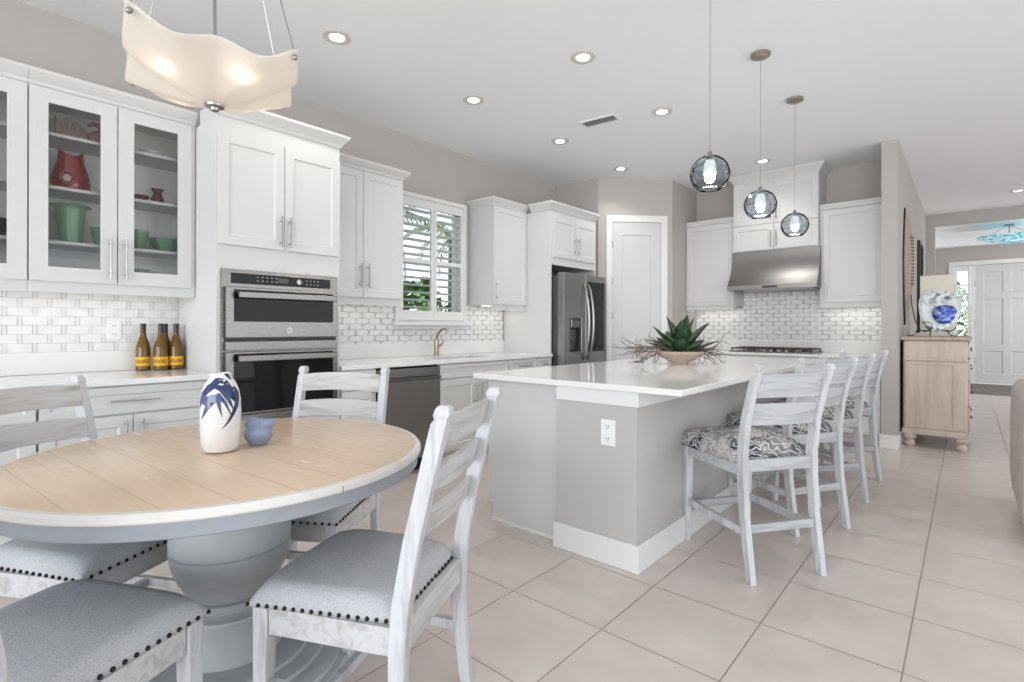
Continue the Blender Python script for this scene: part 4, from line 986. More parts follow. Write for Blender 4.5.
for pts in ([(-38, 0.236, .004), (-20, 0.243, .016), (10, 0.232, .022), (32, 0.205, .017), (48, 0.170, .001)],
            [(-78, 0.165, .001), (-62, 0.20, .012), (-40, 0.225, .014), (-15, 0.238, .010)],
            [(46, 0.225, .006), (58, 0.20, .013), (48, 0.16, .009), (22, 0.11, .004), (2, 0.085, .0004)],
            [(8, 0.215, .010), (22, 0.185, .007), (38, 0.145, .0005)],
            [(-10, 0.205, .008), (12, 0.175, .005), (34, 0.118, .0004)],
            [(52, 0.25, .004), (40, 0.262, .006), (20, 0.27, .003)]):
    stroke(pts, M['navy'])
for pts in ([(-62, 0.195, .010), (-45, 0.180, .016), (-22, 0.188, .016), (0, 0.198, .008)],
            [(-20, 0.190, .012), (-38, 0.160, .009), (-60, 0.118, .0005)], [(-60, 0.185, .008), (-76, 0.15, .0005)],
            [(-8, 0.19, .008), (-2, 0.155, .004), (4, 0.125, .0005)]):
    stroke(pts, M['navy2'], off=0.0011)

bd = MB()
bd.ball((0, 0, 0.042), 0.049, 24, 16, (1.05, 0.95, 0.88)); bd.ball((-0.020, 0, 0.076), 0.029, 18, 12, (1.05, 1, 0.9)); bd.ball((-0.044, 0.0, 0.072), 0.009, 8, 6, (1.4, 1, 1))
bd.ball((0.030, 0.0, 0.076), 0.027, 16, 12, (1.1, 1.1, 0.62)); bd.ball((0.048, 0.0, 0.084), 0.014, 16, 12, (1, 1.2, 0.8)); bd.ball((0.012, 0.0, 0.066), 0.030, 12, 8); bd.lathe([(0.030, 0.0), (0.036, 0.012)], 20)
o = solo('ceramic_figurine', bd, M['bluebird'], 'small blue-grey glazed ceramic figurine beside the tall vase', 'figurine', (-1.962, 0.836, 0.7712), math.radians(42), smooth=True)
rmod = o.modifiers.new('fuse', 'REMESH'); rmod.mode = 'VOXEL'; rmod.voxel_size = 0.004; rmod.use_smooth_shade = True
sm = o.modifiers.new('relax', 'SMOOTH'); sm.iterations = 4

# wine bottles
def bottle(loc, rot, label):
    t = thing('wine_bottle', label, 'bottle', loc, rot, 'wine bottles on the buffet worktop')
    pr = [(0.036, 0.0), (0.0405, 0.004), (0.041, 0.012), (0.041, 0.13), (0.0385, 0.155), (0.030, 0.185), (0.020, 0.215), (0.0155, 0.24), (0.0145, 0.262), (0.0145, 0.292), (0.0155, 0.293), (0.0155, 0.301), (0.012, 0.302)]
    g = obj('glass_body', MB().lathe(pr, 32), M['bottle'], t, auto=True)
    obj('capsule', MB().lathe([(0.0155, 0.238), (0.0156, 0.290), (0.0168, 0.291), (0.0168, 0.3025), (0.010, 0.3035)], 24), M['capsule'], t, auto=True)
    lb = obj('bottle_label', MB().lathe([(0.0414, 0.030), (0.0414, 0.088)], 40, caps=False), M['label'], t, smooth=True)
    for i, ch in enumerate('JAVAR'):
        a = -PI / 2 + (i - 2) * 0.46; rr = 0.0417
        text_part('label_letter', ch, 0.036, M['ink'], lb, (rr * math.cos(a), rr * math.sin(a), 0.058), (PI / 2, 0, a + PI / 2), 0.0003)
    return t
BT = [(-4.03, 0.985, 78, 'amber wine bottle at the left end of the row of four'), (-3.975, 1.070, 72, 'amber wine bottle second from the left, in the front row'),
      (-4.065, 1.118, 150, 'amber wine bottle standing half hidden behind the other three'), (-3.975, 1.157, 82, 'amber wine bottle at the right end beside the oven tower')]
b0 = bottle((BT[0][0], BT[0][1], 0.9207), math.radians(BT[0][2] - 15), BT[0][3])
for x, y, r, l in BT[1:]:
    c = copy_tree(b0); c.location = (x, y, 0.9207); c.rotation_euler = (0, 0, math.radians(r - 15)); c['label'] = l
o = thing('wall_outlet', 'white wall outlet in the tiled backsplash over the buffet', 'outlet', (XW, 0.852, 1.18), LEFT)
pl_ = obj('outlet_cover', MB().box(-0.04, 0.04, -0.012, -0.0065, -0.06, 0.06), M['plate'], o, bev=0.002)
sl = MB()
for z in (-0.03, 0.025):
    for x in (-0.008, 0.006): sl.box(x, x + 0.0025, -0.0128, -0.0121, z, z + 0.011)
obj('outlet_slots', sl, M['slot'], o)

# ------------------------------------------------------------------ bowl, plant and twigs on the island
BC = Vector((-1.69, 3.93, 0.9205))
def bw(prof): return MB().lathe(prof, 56, sx=1.0, sy=0.82)
solo('wooden_bowl', bw([(0.058, 0.0), (0.062, 0.008), (0.070, 0.016), (0.125, 0.044), (0.180, 0.078), (0.210, 0.100), (0.205, 0.104), (0.175, 0.084), (0.12, 0.054), (0.02, 0.034)]), M['bowlwood'], 'oval turned wooden bowl on the island worktop', 'bowl', BC, math.radians(41), auto=True)
t = thing('succulent_plant', 'dark green agave-like succulent growing in the wooden bowl', 'plant', BC + Vector((0, 0, 0.05)))
def leaf(az, el, L, w, bend, tw=0.0):
    m = MB(); n = 12; rows = []
    dirh = Vector((math.cos(az), math.sin(az), 0)); side = Vector((-math.sin(az), math.cos(az), 0))
    p = Vector((0, 0, 0.0)) + dirh * 0.015; e = el
    for i in range(n + 1):
        s = i / n; ww = w * (0.55 + 0.9 * s) * (1 - s ** 2.6) if s < 1 else 0.0005
        nrm = (-dirh * math.sin(e) + Vector((0, 0, 1)) * math.cos(e)); ww = max(ww, 0.0006)
        cup = 0.35 * ww
        sd = (side * math.cos(tw) + nrm * math.sin(tw))
        rows.append([p - sd * ww + nrm * cup, p, p + sd * ww + nrm * cup, p - nrm * (0.006 * (1 - s) + 0.0008)])
        p = p + (dirh * math.cos(e) + Vector((0, 0, 1)) * math.sin(e)) * (L / n); e -= bend / n
    V = [[m.v(*q) for q in r] for r in rows]
    for i in range(n):
        a, b = V[i], V[i + 1]
        m.f([a[0], a[1], b[1], b[0]]); m.f([a[1], a[2], b[2], b[1]]); m.f([a[2], a[3], b[3], b[2]]); m.f([a[3], a[0], b[0], b[3]])
    m.f(V[0][::-1])
    return obj('leaf', m, M['leaf'], t, smooth=True)
rnd = random.Random(3)
for i in range(8): leaf(2 * PI * i / 8 + 0.45, math.radians(30 + rnd.uniform(-4, 6)), 0.28 + rnd.uniform(-.04, .06), 0.074, 0.06)
for i in range(7): leaf(2 * PI * i / 7 + 0.8, math.radians(52 + rnd.uniform(-5, 5)), 0.31 + rnd.uniform(-.05, .05), 0.076, 0.10)
for i in range(5): leaf(2 * PI * i / 5 + 0.2, math.radians(76), 0.30 + rnd.uniform(-.04, .06), 0.064, 0.10)
def twigs(label, sign, seed):
    r = random.Random(seed); m = MB()
    rt = Vector((math.cos(math.radians(41)), math.sin(math.radians(41)), 0)) * sign
    fwv = Vector((-math.sin(math.radians(41)), math.cos(math.radians(41)), 0))
    def grow(p, d, L, rad, depth):
        pts = [p]; n = 5
        for i in range(n):
            d = (d + Vector((r.uniform(-1, 1), r.uniform(-1, 1), r.uniform(-.8, .8))) * 0.22).normalized()
            p = p + d * (L / n)
            if p.z < 0.016: p.z = 0.016; d.z = abs(d.z)
            pts.append(p)
            if depth > 0 and i >= 1 and r.random() < 0.75:
                grow(p, (d + Vector((r.uniform(-1, 1), r.uniform(-1, 1), r.uniform(-.8, .6))) * 0.75).normalized(), L * 0.5, rad * 0.6, depth - 1)
        m.tube(pts, [rad * (1 - 0.7 * i / n) for i in range(n + 1)], 5)
    for k in range(9):
        a = r.uniform(-0.9, 0.9)
        d = (rt * math.cos(a) + fwv * math.sin(a) + Vector((0, 0, r.uniform(-.12, .16)))).normalized()
        st = rt * r.uniform(0.0, 0.08) + fwv * r.uniform(-.07, .07) + Vector((0, 0, 0.108 + r.uniform(0, .02)))
        grow(st, d, r.uniform(0.20, 0.33) * (0.98 if sign < 0 else 0.80), 0.006, 2)
    return solo('dried_twigs', m, M['twig'], label, 'twigs', BC, smooth=True)
twigs('dried branching twigs spilling from the left of the wooden bowl', -1, 11)
twigs('dried branching twigs spilling from the right of the wooden bowl', 1, 5)

# ------------------------------------------------------------------ glassware in the glass-front cabinet (X about -3.98)
def glassware(name, prof, m, label, cat, y, z, x=-3.97, group='glassware in the glass-front cabinets', seg=28, fn=None, sx=1.0, sy=1.0, rot=0.0):
    return solo(name, MB().lathe(prof, seg, fn=fn, sx=sx, sy=sy), m, label, cat, (x, y, z + 0.0008), rot, group, auto=True)
def pitcher(y, z):
    t = thing('fish_jug', 'red glazed jug with a gaping notched rim and a hole handle on the second shelf', 'jug', (-3.97, y, z + 0.0008), LEFT, 'glassware in the glass-front cabinets')
    prof = [(0.058, 0), (0.078, 0.008), (0.091, 0.035), (0.093, 0.065), (0.086, 0.10), (0.074, 0.14), (0.063, 0.175), (0.058, 0.205), (0.060, 0.225), (0.054, 0.225), (0.05, 0.185), (0.03, 0.10)]
    m = MB(); m.lathe(prof, 40, sy=0.62, fn=lambda a, s: 1.0)
    for v in m.bm.verts:
        if v.co.z > 0.2: v.co.z += 0.016 * math.cos(2 * math.atan2(v.co.y * 1.6, v.co.x)) 
    obj('jug_body', m, M['redglass'], t, auto=True)
    pts = [(-0.026 + 0.030 * math.cos(a), -0.052 - 0.012 * (1 + math.cos(a * 1)) * 0.2, 0.07 + 0.036 * math.sin(a)) for a in [2 * PI * i / 20 for i in range(21)]]
    obj('hole_handle', MB().tube(pts, 0.011, 8), M['redglass'], t, smooth=True)
    obj('handle_opening', MB().lathe([(0.02, 0), (0.02, 0.002)], 20), mat('jug_opening_grey', (0.42, 0.36, 0.33), 0.4), t, loc=(-0.026, -0.058, 0.07)).rotation_euler = (PI / 2, 0, 0)
    return t
pitcher(0.612, SH[1])
def fan_plate():
    m = MB(); n = 24; C0 = m.v(0, 0, 0.012); rim = []; 
    pts = []
    for i in range(n + 1):
        a = PI * (0.06 + 0.88 * i / n); rr = 0.125 * (1 + 0.05 * (i % 2)); pts.append((rr * math.cos(a) * 0.85, 0.012 * (i % 2), 0.012 + rr * math.sin(a)))
    F = [m.v(*p) for p in pts]; Bk = [m.v(p[0], p[1] + 0.012, p[2]) for p in pts]; C1 = m.v(0, 0.012, 0.012)
    for i in range(n): m.f([C0, F[i], F[i + 1]]); m.f([C1, Bk[i + 1], Bk[i]]); m.f([F[i], Bk[i], Bk[i + 1], F[i + 1]])
    m.f([C0, C1, Bk[0], F[0]]); m.f([C1, C0, F[n], Bk[n]])
    t = thing('shell_plate', 'pink ribbed fan-shaped glass plate standing on the top shelf', 'plate', (-3.99, 0.60, SH[0] + 0.001), LEFT, 'glassware in the glass-front cabinets')
    obj('fan', m, M['pinkglass'], t); obj('plate_foot', MB().box(-0.035, 0.035, -0.018, 0.03, 0.0, 0.0118), M['pinkglass'], t)
fan_plate()
gw = MB(); gw.ball((0, 0, 0.045), 0.045, 16, 12, (1.2, 0.9, 1)); gw.tube([(0.0, 0, 0.07), (0.01, 0, 0.10), (0.0, 0, 0.125), (-0.03, 0, 0.128), (-0.055, 0, 0.11)], [0.022, 0.014, 0.016, 0.014, 0.006], 10); gw.tube([(0.02, 0, 0.08), (0.06, 0, 0.10), (0.085, 0, 0.13)], [0.02, 0.012, 0.004], 8)
solo('bird_figurine', gw, M['mauve'], 'mauve glass bird-shaped figurine right of the pink fan plate', 'figurine', (-3.945, 0.738, SH[0] + 0.0015), LEFT, 'glassware in the glass-front cabinets', smooth=True)
glassware('glass_tumbler', [(0.028, 0), (0.032, 0.05), (0.026, 0.08), (0.034, 0.11), (0.030, 0.11), (0.02, 0.02)], M['greyglass'], 'small grey glass vessel left of the pink fan plate', 'glass', 0.51, SH[0], x=-3.93)
flute = lambda a, s: 1 + 0.02 * math.cos(14 * a)
glassware('green_bucket', [(0.048, 0), (0.052, 0.004), (0.060, 0.10), (0.066, 0.19), (0.072, 0.205), (0.098, 0.220), (0.094, 0.224), (0.064, 0.208), (0.052, 0.05)], M['jade'], 'large fluted jade green glass bucket with flared rim on the third shelf', 'vase', 0.612, SH[2], fn=flute, seg=56)
glassware('green_goblet', [(0.026, 0), (0.03, 0.004), (0.036, 0.05), (0.050, 0.11), (0.046, 0.11), (0.02, 0.02)], M['jade'], 'green glass tumbler right of the fluted jade bucket', 'glass', 0.742, SH[2], x=-3.93)
glassware('green_cup', [(0.035, 0), (0.048, 0.02), (0.052, 0.05), (0.047, 0.05), (0.03, 0.01)], M['forest'], 'dark green glass cup on the cabinet floor below the jade bucket', 'cup', 0.63, 1.4655, x=-3.95)
glassware('green_cup', [(0.03, 0), (0.04, 0.02), (0.043, 0.045), (0.038, 0.045), (0.03, 0.01)], M['forest'], 'smaller dark green glass cup at the left on the cabinet floor', 'cup', 0.53, 1.4655, x=-3.95)
glassware('white_bowl', [(0.03, 0), (0.034, 0.006), (0.058, 0.03), (0.068, 0.042), (0.064, 0.042), (0.03, 0.012)], M['whiteglass'], 'small white bowl alone on the top shelf of the right glass door', 'bowl', 1.015, SH[0])
glassware('ruby_vase', [(0.024, 0), (0.034, 0.012), (0.037, 0.035), (0.028, 0.062), (0.022, 0.078), (0.034, 0.10), (0.038, 0.104), (0.033, 0.104), (0.018, 0.07)], M['ruby'], 'small ruby glass vase with flared neck behind the right glass door', 'vase', 1.047, SH[1])
glassware('dark_dish', [(0.03, 0), (0.045, 0.02), (0.05, 0.04), (0.045, 0.04), (0.03, 0.01)], M['ruby'], 'small dark red dish left of the ruby vase', 'dish', 0.945, SH[1], x=-3.95)
glassware('green_vase', [(0.032, 0), (0.036, 0.006), (0.040, 0.05), (0.052, 0.10), (0.056, 0.13), (0.051, 0.13), (0.03, 0.02)], M['jade'], 'flared jade green glass vase behind the right glass door', 'vase', 0.945, SH[2])
glassware('green_compote', [(0.05, 0), (0.052, 0.006), (0.062, 0.03), (0.085, 0.055), (0.095, 0.085), (0.090, 0.085), (0.05, 0.02)], M['jade'], 'wide scalloped jade green glass bowl right of the flared vase', 'bowl', 1.098, SH[2], fn=lambda a, s: 1 + 0.10 * s * math.cos(8 * a), seg=56)
t = thing('green_jug', 'dark green glass jug with handle on the floor of the right cabinet', 'jug', (-3.96, 0.955, 1.4665), LEFT, 'glassware in the glass-front cabinets')
obj('jug_body', MB().lathe([(0.035, 0), (0.05, 0.02), (0.052, 0.055), (0.044, 0.085), (0.047, 0.10), (0.042, 0.10), (0.03, 0.02)], 28), M['forest'], t, auto=True)
obj('handle', MB().tube([(0.042, 0, 0.088), (0.068, 0, 0.088), (0.078, 0, 0.06), (0.066, 0, 0.032), (0.048, 0, 0.024)], 0.007, 8), M['jade'], t, smooth=True)
glassware('dark_bowl', [(0.05, 0), (0.07, 0.02), (0.085, 0.06), (0.09, 0.10), (0.083, 0.10), (0.05, 0.02)], M['darkbowl'], 'black and tan bowl behind the glass door at the left edge', 'bowl', 0.265, SH[2], x=-3.97)

# ------------------------------------------------------------------ ceiling fixtures
def downlight(x, y, label, power):
    t = thing('ceiling_downlight', label, 'ceiling light', (x, y, ZC), 0, 'recessed ceiling lights')
    m = MB(); m.lathe([(0.085, -0.0005), (0.088, -0.006), (0.066, -0.010), (0.047, -0.004), (0.047, -0.0005)], 32, caps=False); obj('trim_ring', m, M['ring'], t, auto=True)
    obj('lens', MB().lathe([(0.0465, -0.006), (0.0465, -0.0015), (0.02, -0.0005)], 28), M['lens'], t)
    d = bpy.data.lights.new('downlight_glow', 'SPOT'); d.energy = power; d.spot_size = math.radians(130); d.spot_blend = 0.9; d.shadow_soft_size = 0.06; d.color = (1.0, 0.965, 0.92)
    o = bpy.data.objects.new('downlight_glow', d); COL.objects.link(o); o.parent = t; o.location = (0, 0, -0.03)
    return t
DL = [(-3.087, 1.809, 'recessed ceiling light right of the draped glass chandelier'), (-2.02, 3.063, 'recessed ceiling light at the top centre, nearest the picture edge'),
      (-3.081, 3.045, 'recessed ceiling light above the kitchen window'), (-2.007, 4.282, 'recessed ceiling light right of the air vent'),
      (-3.10, 4.288, 'recessed ceiling light in front of the refrigerator, below the vent'), (-1.744, 6.286, 'recessed ceiling light in front of the hood cabinet'),
      (-3.094, 5.50, 'recessed ceiling light just above the pantry door'), (0.513, 9.884, 'recessed ceiling light in the hall near the entry opening')]
for x, y, l in DL: downlight(x, y, l, 18)

def pendant(x, y, label):
    t = thing('pendant_light', label, 'pendant light', (x, y, 0), 0, 'glass pendants over the island')
    obj('ceiling_canopy', MB().lathe([(0.062, ZC - 0.001), (0.062, ZC - 0.018), (0.050, ZC - 0.025), (0.012, ZC - 0.026)], 32), M['canopy'], t, auto=True)
    zc, r = 2.048, 0.105
    obj('cord', MB().tube([(0, 0, ZC - 0.026), (0, 0, zc + 0.125)], 0.0016, 6), M['nickel'], t)
    obj('socket_cap', MB().lathe([(0.006, zc + 0.126), (0.012, zc + 0.120), (0.016, zc + 0.090), (0.021, zc + 0.0755)], 18), M['nickel'], t, auto=True)
    pr = []
    for i in range(19):
        a = math.radians(12 + (146 - 12) * i / 18); pr.append((r * math.sin(a), zc + r * 0.98 * math.cos(a)))
    inn = [(p[0] - 0.005 * math.sin(math.radians(12 + 134 * i / 18)), p[1] - 0.005 * math.cos(math.radians(12 + 134 * i / 18))) for i, p in enumerate(pr)]
    g = MB(); full = pr + inn[::-1] + [pr[0]]; g.lathe(full, 40, caps=False)
    obj('glass_globe', g, M['globe'], t, smooth=True)
    obj('frosted_sleeve', MB().lathe([(0.022, zc + 0.075), (0.030, zc + 0.06), (0.035, zc + 0.0), (0.032, zc + 0.0), (0.026, zc + 0.055)], 28, caps=False), M['frost'], t, smooth=True)
    obj('bulb', MB().ball((0, 0, zc - 0.022), 0.028, 16, 12), M['bulb'], t, smooth=True)
    d = bpy.data.lights.new('pendant_glow', 'POINT'); d.energy = 4; d.shadow_soft_size = 0.05; d.color = (1.0, 0.93, 0.84)
    o = bpy.data.objects.new('pendant_glow', d); COL.objects.link(o); o.parent = t; o.location = (0, 0, zc - 0.12)
    return t
for x, y, l in ((-1.07, 2.88, 'smoky glass globe pendant hanging nearest, its cord running off the top'), (-1.075, 3.824, 'smoky glass globe pendant in the middle of the three over the island'),
                (-1.072, 4.761, 'smoky glass globe pendant farthest back in front of the hood cabinet')):
    pendant(x, y, l)

t = thing('ceiling_vent', 'white slatted air vent in the ceiling between the recessed lights', 'vent', (-2.52, 4.095, ZC), math.radians(6))
obj('vent_frame', MB(), M['trim'], t) if False else None
vm = MB(); flat_ring(vm, (-0.175, 0.175, -0.075, 0.075), (-0.155, 0.155, -0.055, 0.055), -0.012, -0.0005); obj('vent_frame', vm, M['trim'], t)
obj('vent_throat', MB().box(-0.154, 0.154, -0.054, 0.054, -0.002, -0.0008), mat('vent_dark', (0.12, 0.12, 0.12), 0.8), t)
for i in range(6):
    y = -0.048 + i * 0.019
    obj('vent_slat', MB().hexa([(-0.154, y, -0.011), (0.154, y, -0.011), (0.154, y + 0.002, -0.011), (-0.154, y + 0.002, -0.011)], [(-0.154, y + 0.009, -0.0022), (0.154, y + 0.009, -0.0022), (0.154, y + 0.011, -0.0022), (-0.154, y + 0.011, -0.0022)]), M['trim'], t)

# draped glass chandelier over the table
t = thing('glass_chandelier', 'draped handkerchief-shaped alabaster glass chandelier over the dining table', 'chandelier', (-1.994, 0.697, 0))
cor = [Vector((-1.805, 0.394)), Vector((-1.694, 0.853)), Vector((-2.11, 1.007)), Vector((-2.368, 0.533))]; ctr = Vector((-1.994, 0.697))
cl = [c - ctr for c in cor]
def sh(u, v):
    p = (cl[0] * (1 - u) + cl[1] * u) * (1 - v) + (cl[3] * (1 - u) + cl[2] * u) * v
    a, b = 2 * u - 1, 2 * v - 1; m_ = max(abs(a), abs(b)); mn = min(abs(a), abs(b)); k = mn / m_ if m_ > 1e-6 else 0     # k: 0 mid side, 1 corner
    dip = 0.5 - 0.5 * math.cos(2 * PI * k)
    edge = 0.115 + 0.032 * k * k - 0.036 * dip
    z = 1.982 + edge * m_ ** 1.7
    q_ = 1.0 + 0.035 * m_ * dip
    return (p.x * q_, p.y * q_, z)
obj('glass_shade', MB().grid(sh, 48, 48, 0.006), M['shade'], t, smooth=True)
obj('finial', MB().lathe([(0.004, 1.955), (0.014, 1.960), (0.016, 1.968), (0.030, 1.972), (0.032, 1.980), (0.01, 1.984)], 20), M['nickel'], t, auto=True)
obj('stem', MB().tube([(0, 0, 1.992), (0, 0, ZC - 0.03)], 0.006, 8), M['nickel'], t)
obj('ceiling_canopy', MB().lathe([(0.09, ZC - 0.001), (0.09, ZC - 0.02), (0.02, ZC - 0.032)], 32), M['nickel'], t, auto=True)
for c in cl:
    q = c * 0.955
    obj('clip', MB().ball((q.x, q.y, 2.108), 0.009, 12, 8), M['nickel'], t, smooth=True)
    obj('cable', MB().tube([(q.x, q.y, 2.118), (c.x * 0.12, c.y * 0.12, ZC - 0.022)], 0.002, 6), M['nickel'], t)
for fa, fb in ((0.48, -0.10), (0.17, 0.49), (-0.48, 0.10), (-0.17, -0.49)):
    q = cl[0] * fa + cl[1] * fb
    obj('bulb', MB().ball((q.x, q.y, 2.062), 0.016, 12, 8), M['bulb'], t, smooth=True)
    d = bpy.data.lights.new('chandelier_glow', 'POINT'); d.energy = 3.8; d.shadow_soft_size = 0.02; d.color = (1.0, 0.86, 0.66)
    o = bpy.data.objects.new('chandelier_glow', d); COL.objects.link(o); o.parent = t; o.location = (q.x, q.y, 2.050)

# ------------------------------------------------------------------ hall and foyer
t = thing('sideboard', 'limed oak chest of drawers standing end-on in the hall', 'chest of drawers', (-0.513, 6.70, 0), 0)
DW, DD = 0.515, 1.25          # depth (x) and length (y)
obj('body', MB().box(0.01, DW, 0.02, DD, 0.14, 1.085), M['dresser'], t, bev=0.018, seg=3)
obj('top', MB().box(-0.012, DW + 0.03, -0.012, DD + 0.03, 1.0855, 1.12), M['dresser_top'], t, bev=0.008)
obj('end_panel', MB().ring((0.03, DW - 0.02, 0.20, 0.87), (0.075, DW - 0.11, 0.235, 0.84), 0.008, 0.0195), M['dresser'], t, bev=0.003)
obj('end_molding', MB().box(0.012, DW - 0.002, 0.0, 0.0195, 0.878, 0.898), M['dresser'], t, bev=0.004)
obj('plinth', MB().box(0.0, DW + 0.012, 0.005, DD + 0.01, 0.130, 0.185), M['dresser'], t, bev=0.008)
for i, (a, b) in enumerate(((0.20, 0.43), (0.45, 0.68), (0.70, 0.90), (0.92, 1.06))):
    d = obj('drawer', MB().box(DW + 0.0005, DW + 0.018, 0.05, DD - 0.03, a, b), M['dresser'], t, bev=0.004)
    for y in (0.30, DD - 0.28): obj('drawer_pull', MB().tube([(DW + 0.016, y - 0.05, (a + b) / 2 + 0.01), (DW + 0.030, y - 0.04, (a + b) / 2 - 0.005), (DW + 0.030, y + 0.04, (a + b) / 2 - 0.005), (DW + 0.016, y + 0.05, (a + b) / 2 + 0.01)], 0.006, 6), M['iron'], d)
for x in (0.065, DW - 0.045):
    for y in (0.07, DD - 0.07):
        obj('bun_foot', MB().lathe([(0.030, 0.0), (0.040, 0.008), (0.046, 0.03), (0.038, 0.052), (0.028, 0.064), (0.052, 0.082), (0.062, 0.10), (0.056, 0.129)], 24, (x, y, 0)), M['dresser'], t, auto=True)

# iron stand, glass platter, cream panel on the chest
ZT = 1.1208
t = thing('plate_stand', 'scrolled black iron easel on the limed oak chest', 'stand', (-0.27, 6.86, ZT))
def wire(pts, name): return obj(name, MB().tube(pts, 0.005, 6), M['iron'], t, smooth=True)
for x in (-0.10, 0.08):
    pts = [(x - 0.085, 0.13, 0.44), (x - 0.08, 0.115, 0.34), (x - 0.045, 0.06, 0.16), (x + 0.0, 0.0, 0.065), (x + 0.04, -0.06, 0.050), (x + 0.09, -0.09, 0.075), (x + 0.10, -0.085, 0.10)]
    wire(pts, 'upright')
for x, s in ((-0.13, -1), (0.12, 1)):
    wire([(x, 0.0, 0.062), (x + s * 0.005, -0.01, 0.03), (x + s * 0.03, -0.02, 0.012), (x + s * 0.06, -0.02, 0.008), (x + s * 0.075, -0.02, 0.022), (x + s * 0.06, -0.02, 0.032)], 'scroll_foot')
wire([(-0.02, 0.09, 0.055), (-0.02, 0.03, 0.05), (-0.02, -0.02, 0.018), (-0.02, -0.05, 0.008), (-0.02, -0.06, 0.024)], 'scroll_foot')
wire([(-0.135, 0.0, 0.062), (0.125, 0.0, 0.062)], 'crossbar')
wire([(-0.135, 0.05, 0.062), (0.0, 0.09, 0.058), (0.125, 0.05, 0.062)], 'crossbar')
t = thing('glass_platter', 'white and cobalt art glass platter resting on the iron easel', 'platter', (-0.225, 6.90, ZT + 0.275))
t.rotation_euler = (math.radians(-14), 0, 0)
pm = MB(); n = 48
def rr_(a): return 0.215 * (1 + 0.08 * math.sin(2 * a - 1.9) + 0.05 * math.sin(3 * a + 1.0))
C0, C1 = pm.v(0, 0.01, 0), pm.v(0, 0.018, 0); rings = []
for s in (0.35, 0.7, 1.0):
    rings.append(([pm.v(0.84 * s * rr_(a) * math.cos(a), 0.012 - 0.03 * s * s, s * rr_(a) * math.sin(a)) for a in [2 * PI * k / n for k in range(n)]],
                  [pm.v(0.84 * s * rr_(a) * math.cos(a), 0.020 - 0.03 * s * s, s * rr_(a) * math.sin(a)) for a in [2 * PI * k / n for k in range(n)]]))
for k in range(n):
    j = (k + 1) % n
    pm.f([C0, rings[0][0][k], rings[0][0][j]]); pm.f([C1, rings[0][1][j], rings[0][1][k]])
    for A_, B_ in zip(rings, rings[1:]): pm.f([A_[0][k], B_[0][k], B_[0][j], A_[0][j]]); pm.f([A_[1][j], B_[1][j], B_[1][k], A_[1][k]])
    pm.f([rings[2][0][k], rings[2][1][k], rings[2][1][j], rings[2][0][j]])
obj('platter_body', pm, M['artglass'], t, smooth=True)
sp_ = MB(); sp_.lathe([(0.0, 0.0), (0.05, 0.0015), (0.095, 0.004), (0.098, 0.007), (0.0, 0.004)], 36, caps=False, fn=lambda a, s: 1 + 0.06 * math.sin(3 * a))
o = obj('cobalt_centre', sp_, M['bluespot'], t, loc=(0.045, -0.012, -0.05), smooth=True); o.rotation_euler = (PI / 2, 0, 0)
solo('leaning_panel', MB().box(-0.16, 0.13, -0.008, 0.008, 0, 0.68), M['cream'], 'plain cream rectangular panel behind the glass platter', 'panel', (-0.25, 7.55, ZT), 0, bev=0.002)

# carved wall decoration and dark framed mirror on the hall wall
cm = MB(); n = 20; F, Bk = [], []
def wdt(s): return 0.20 * (math.sin(PI * (0.02 + 0.96 * s)) ** 0.8) * (0.8 + 0.2 * s)
Lp, Rp = [], []
for i in range(n + 1):
    s = i / n; z = 1.245 + 1.28 * s; w = max(wdt(s), 0.012); Lp.append((-w, z)); Rp.append((w, z))
t = thing('wall_carving', 'tall pointed slatted wood carving hung on the grey hall wall', 'wall decoration', (-0.5295, 7.18, 0), LEFT)
body = MB(); G = []
for i in range(n + 1):
    w = Rp[i][0]; z = Rp[i][1]; dq = max(0.12, min(1.0, (w / 0.17) ** 0.9))
    G.append([body.v(-w, -0.0, z), body.v(-w, -0.018 * dq, z), body.v(-w * 0.5, -0.062 * dq, z), body.v(0, -0.085 * dq, z), body.v(w * 0.5, -0.070 * dq, z), body.v(w, -0.030 * dq, z), body.v(w, 0.0, z)])
for i in range(n):
    for k in range(7): body.f([G[i][k], G[i][(k + 1) % 7], G[i + 1][(k + 1) % 7], G[i + 1][k]])
body.f(G[0]); body.f(G[-1][::-1])
obj('carving_body', body, M['carved'], t, auto=True)
dk = mat('carving_groove', (0.14, 0.11, 0.09), 0.8)
for i in range(15):
    z = 1.68 + i * 0.036
    obj('groove_slat', MB().hexa([(-0.07, -0.0665, z), (-0.015, -0.0885, z), (-0.015, -0.075, z), (-0.07, -0.053, z)], [(-0.07, -0.0665, z + 0.018), (-0.015, -0.0885, z + 0.018), (-0.015, -0.075, z + 0.018), (-0.07, -0.053, z + 0.018)]), dk, t)
obj('shadow_gap_strip', MB().strip([((Lp[i][0] - 0.012, -0.017, Lp[i][1]), (Lp[i][0] - 0.003, -0.017, Lp[i][1] + 0.0)) for i in range(n + 1)], 0.016), M['iron'], t)  # dark strip standing in for the shadow gap along the carving's near edge
t = thing('hall_mirror', 'black framed mirror on the hall wall past the wood carving', 'mirror', (-0.5295, 9.1, 0), LEFT)
obj('mirror_frame', MB().ring((0, 0.75, 1.15, 2.42), (0.05, 0.70, 1.20, 2.37), -0.035, -0.001), M['iron'], t)
obj('mirror_glass', MB().box(0.051, 0.699, -0.012, -0.006, 1.201, 2.369), M['mirror'], t)

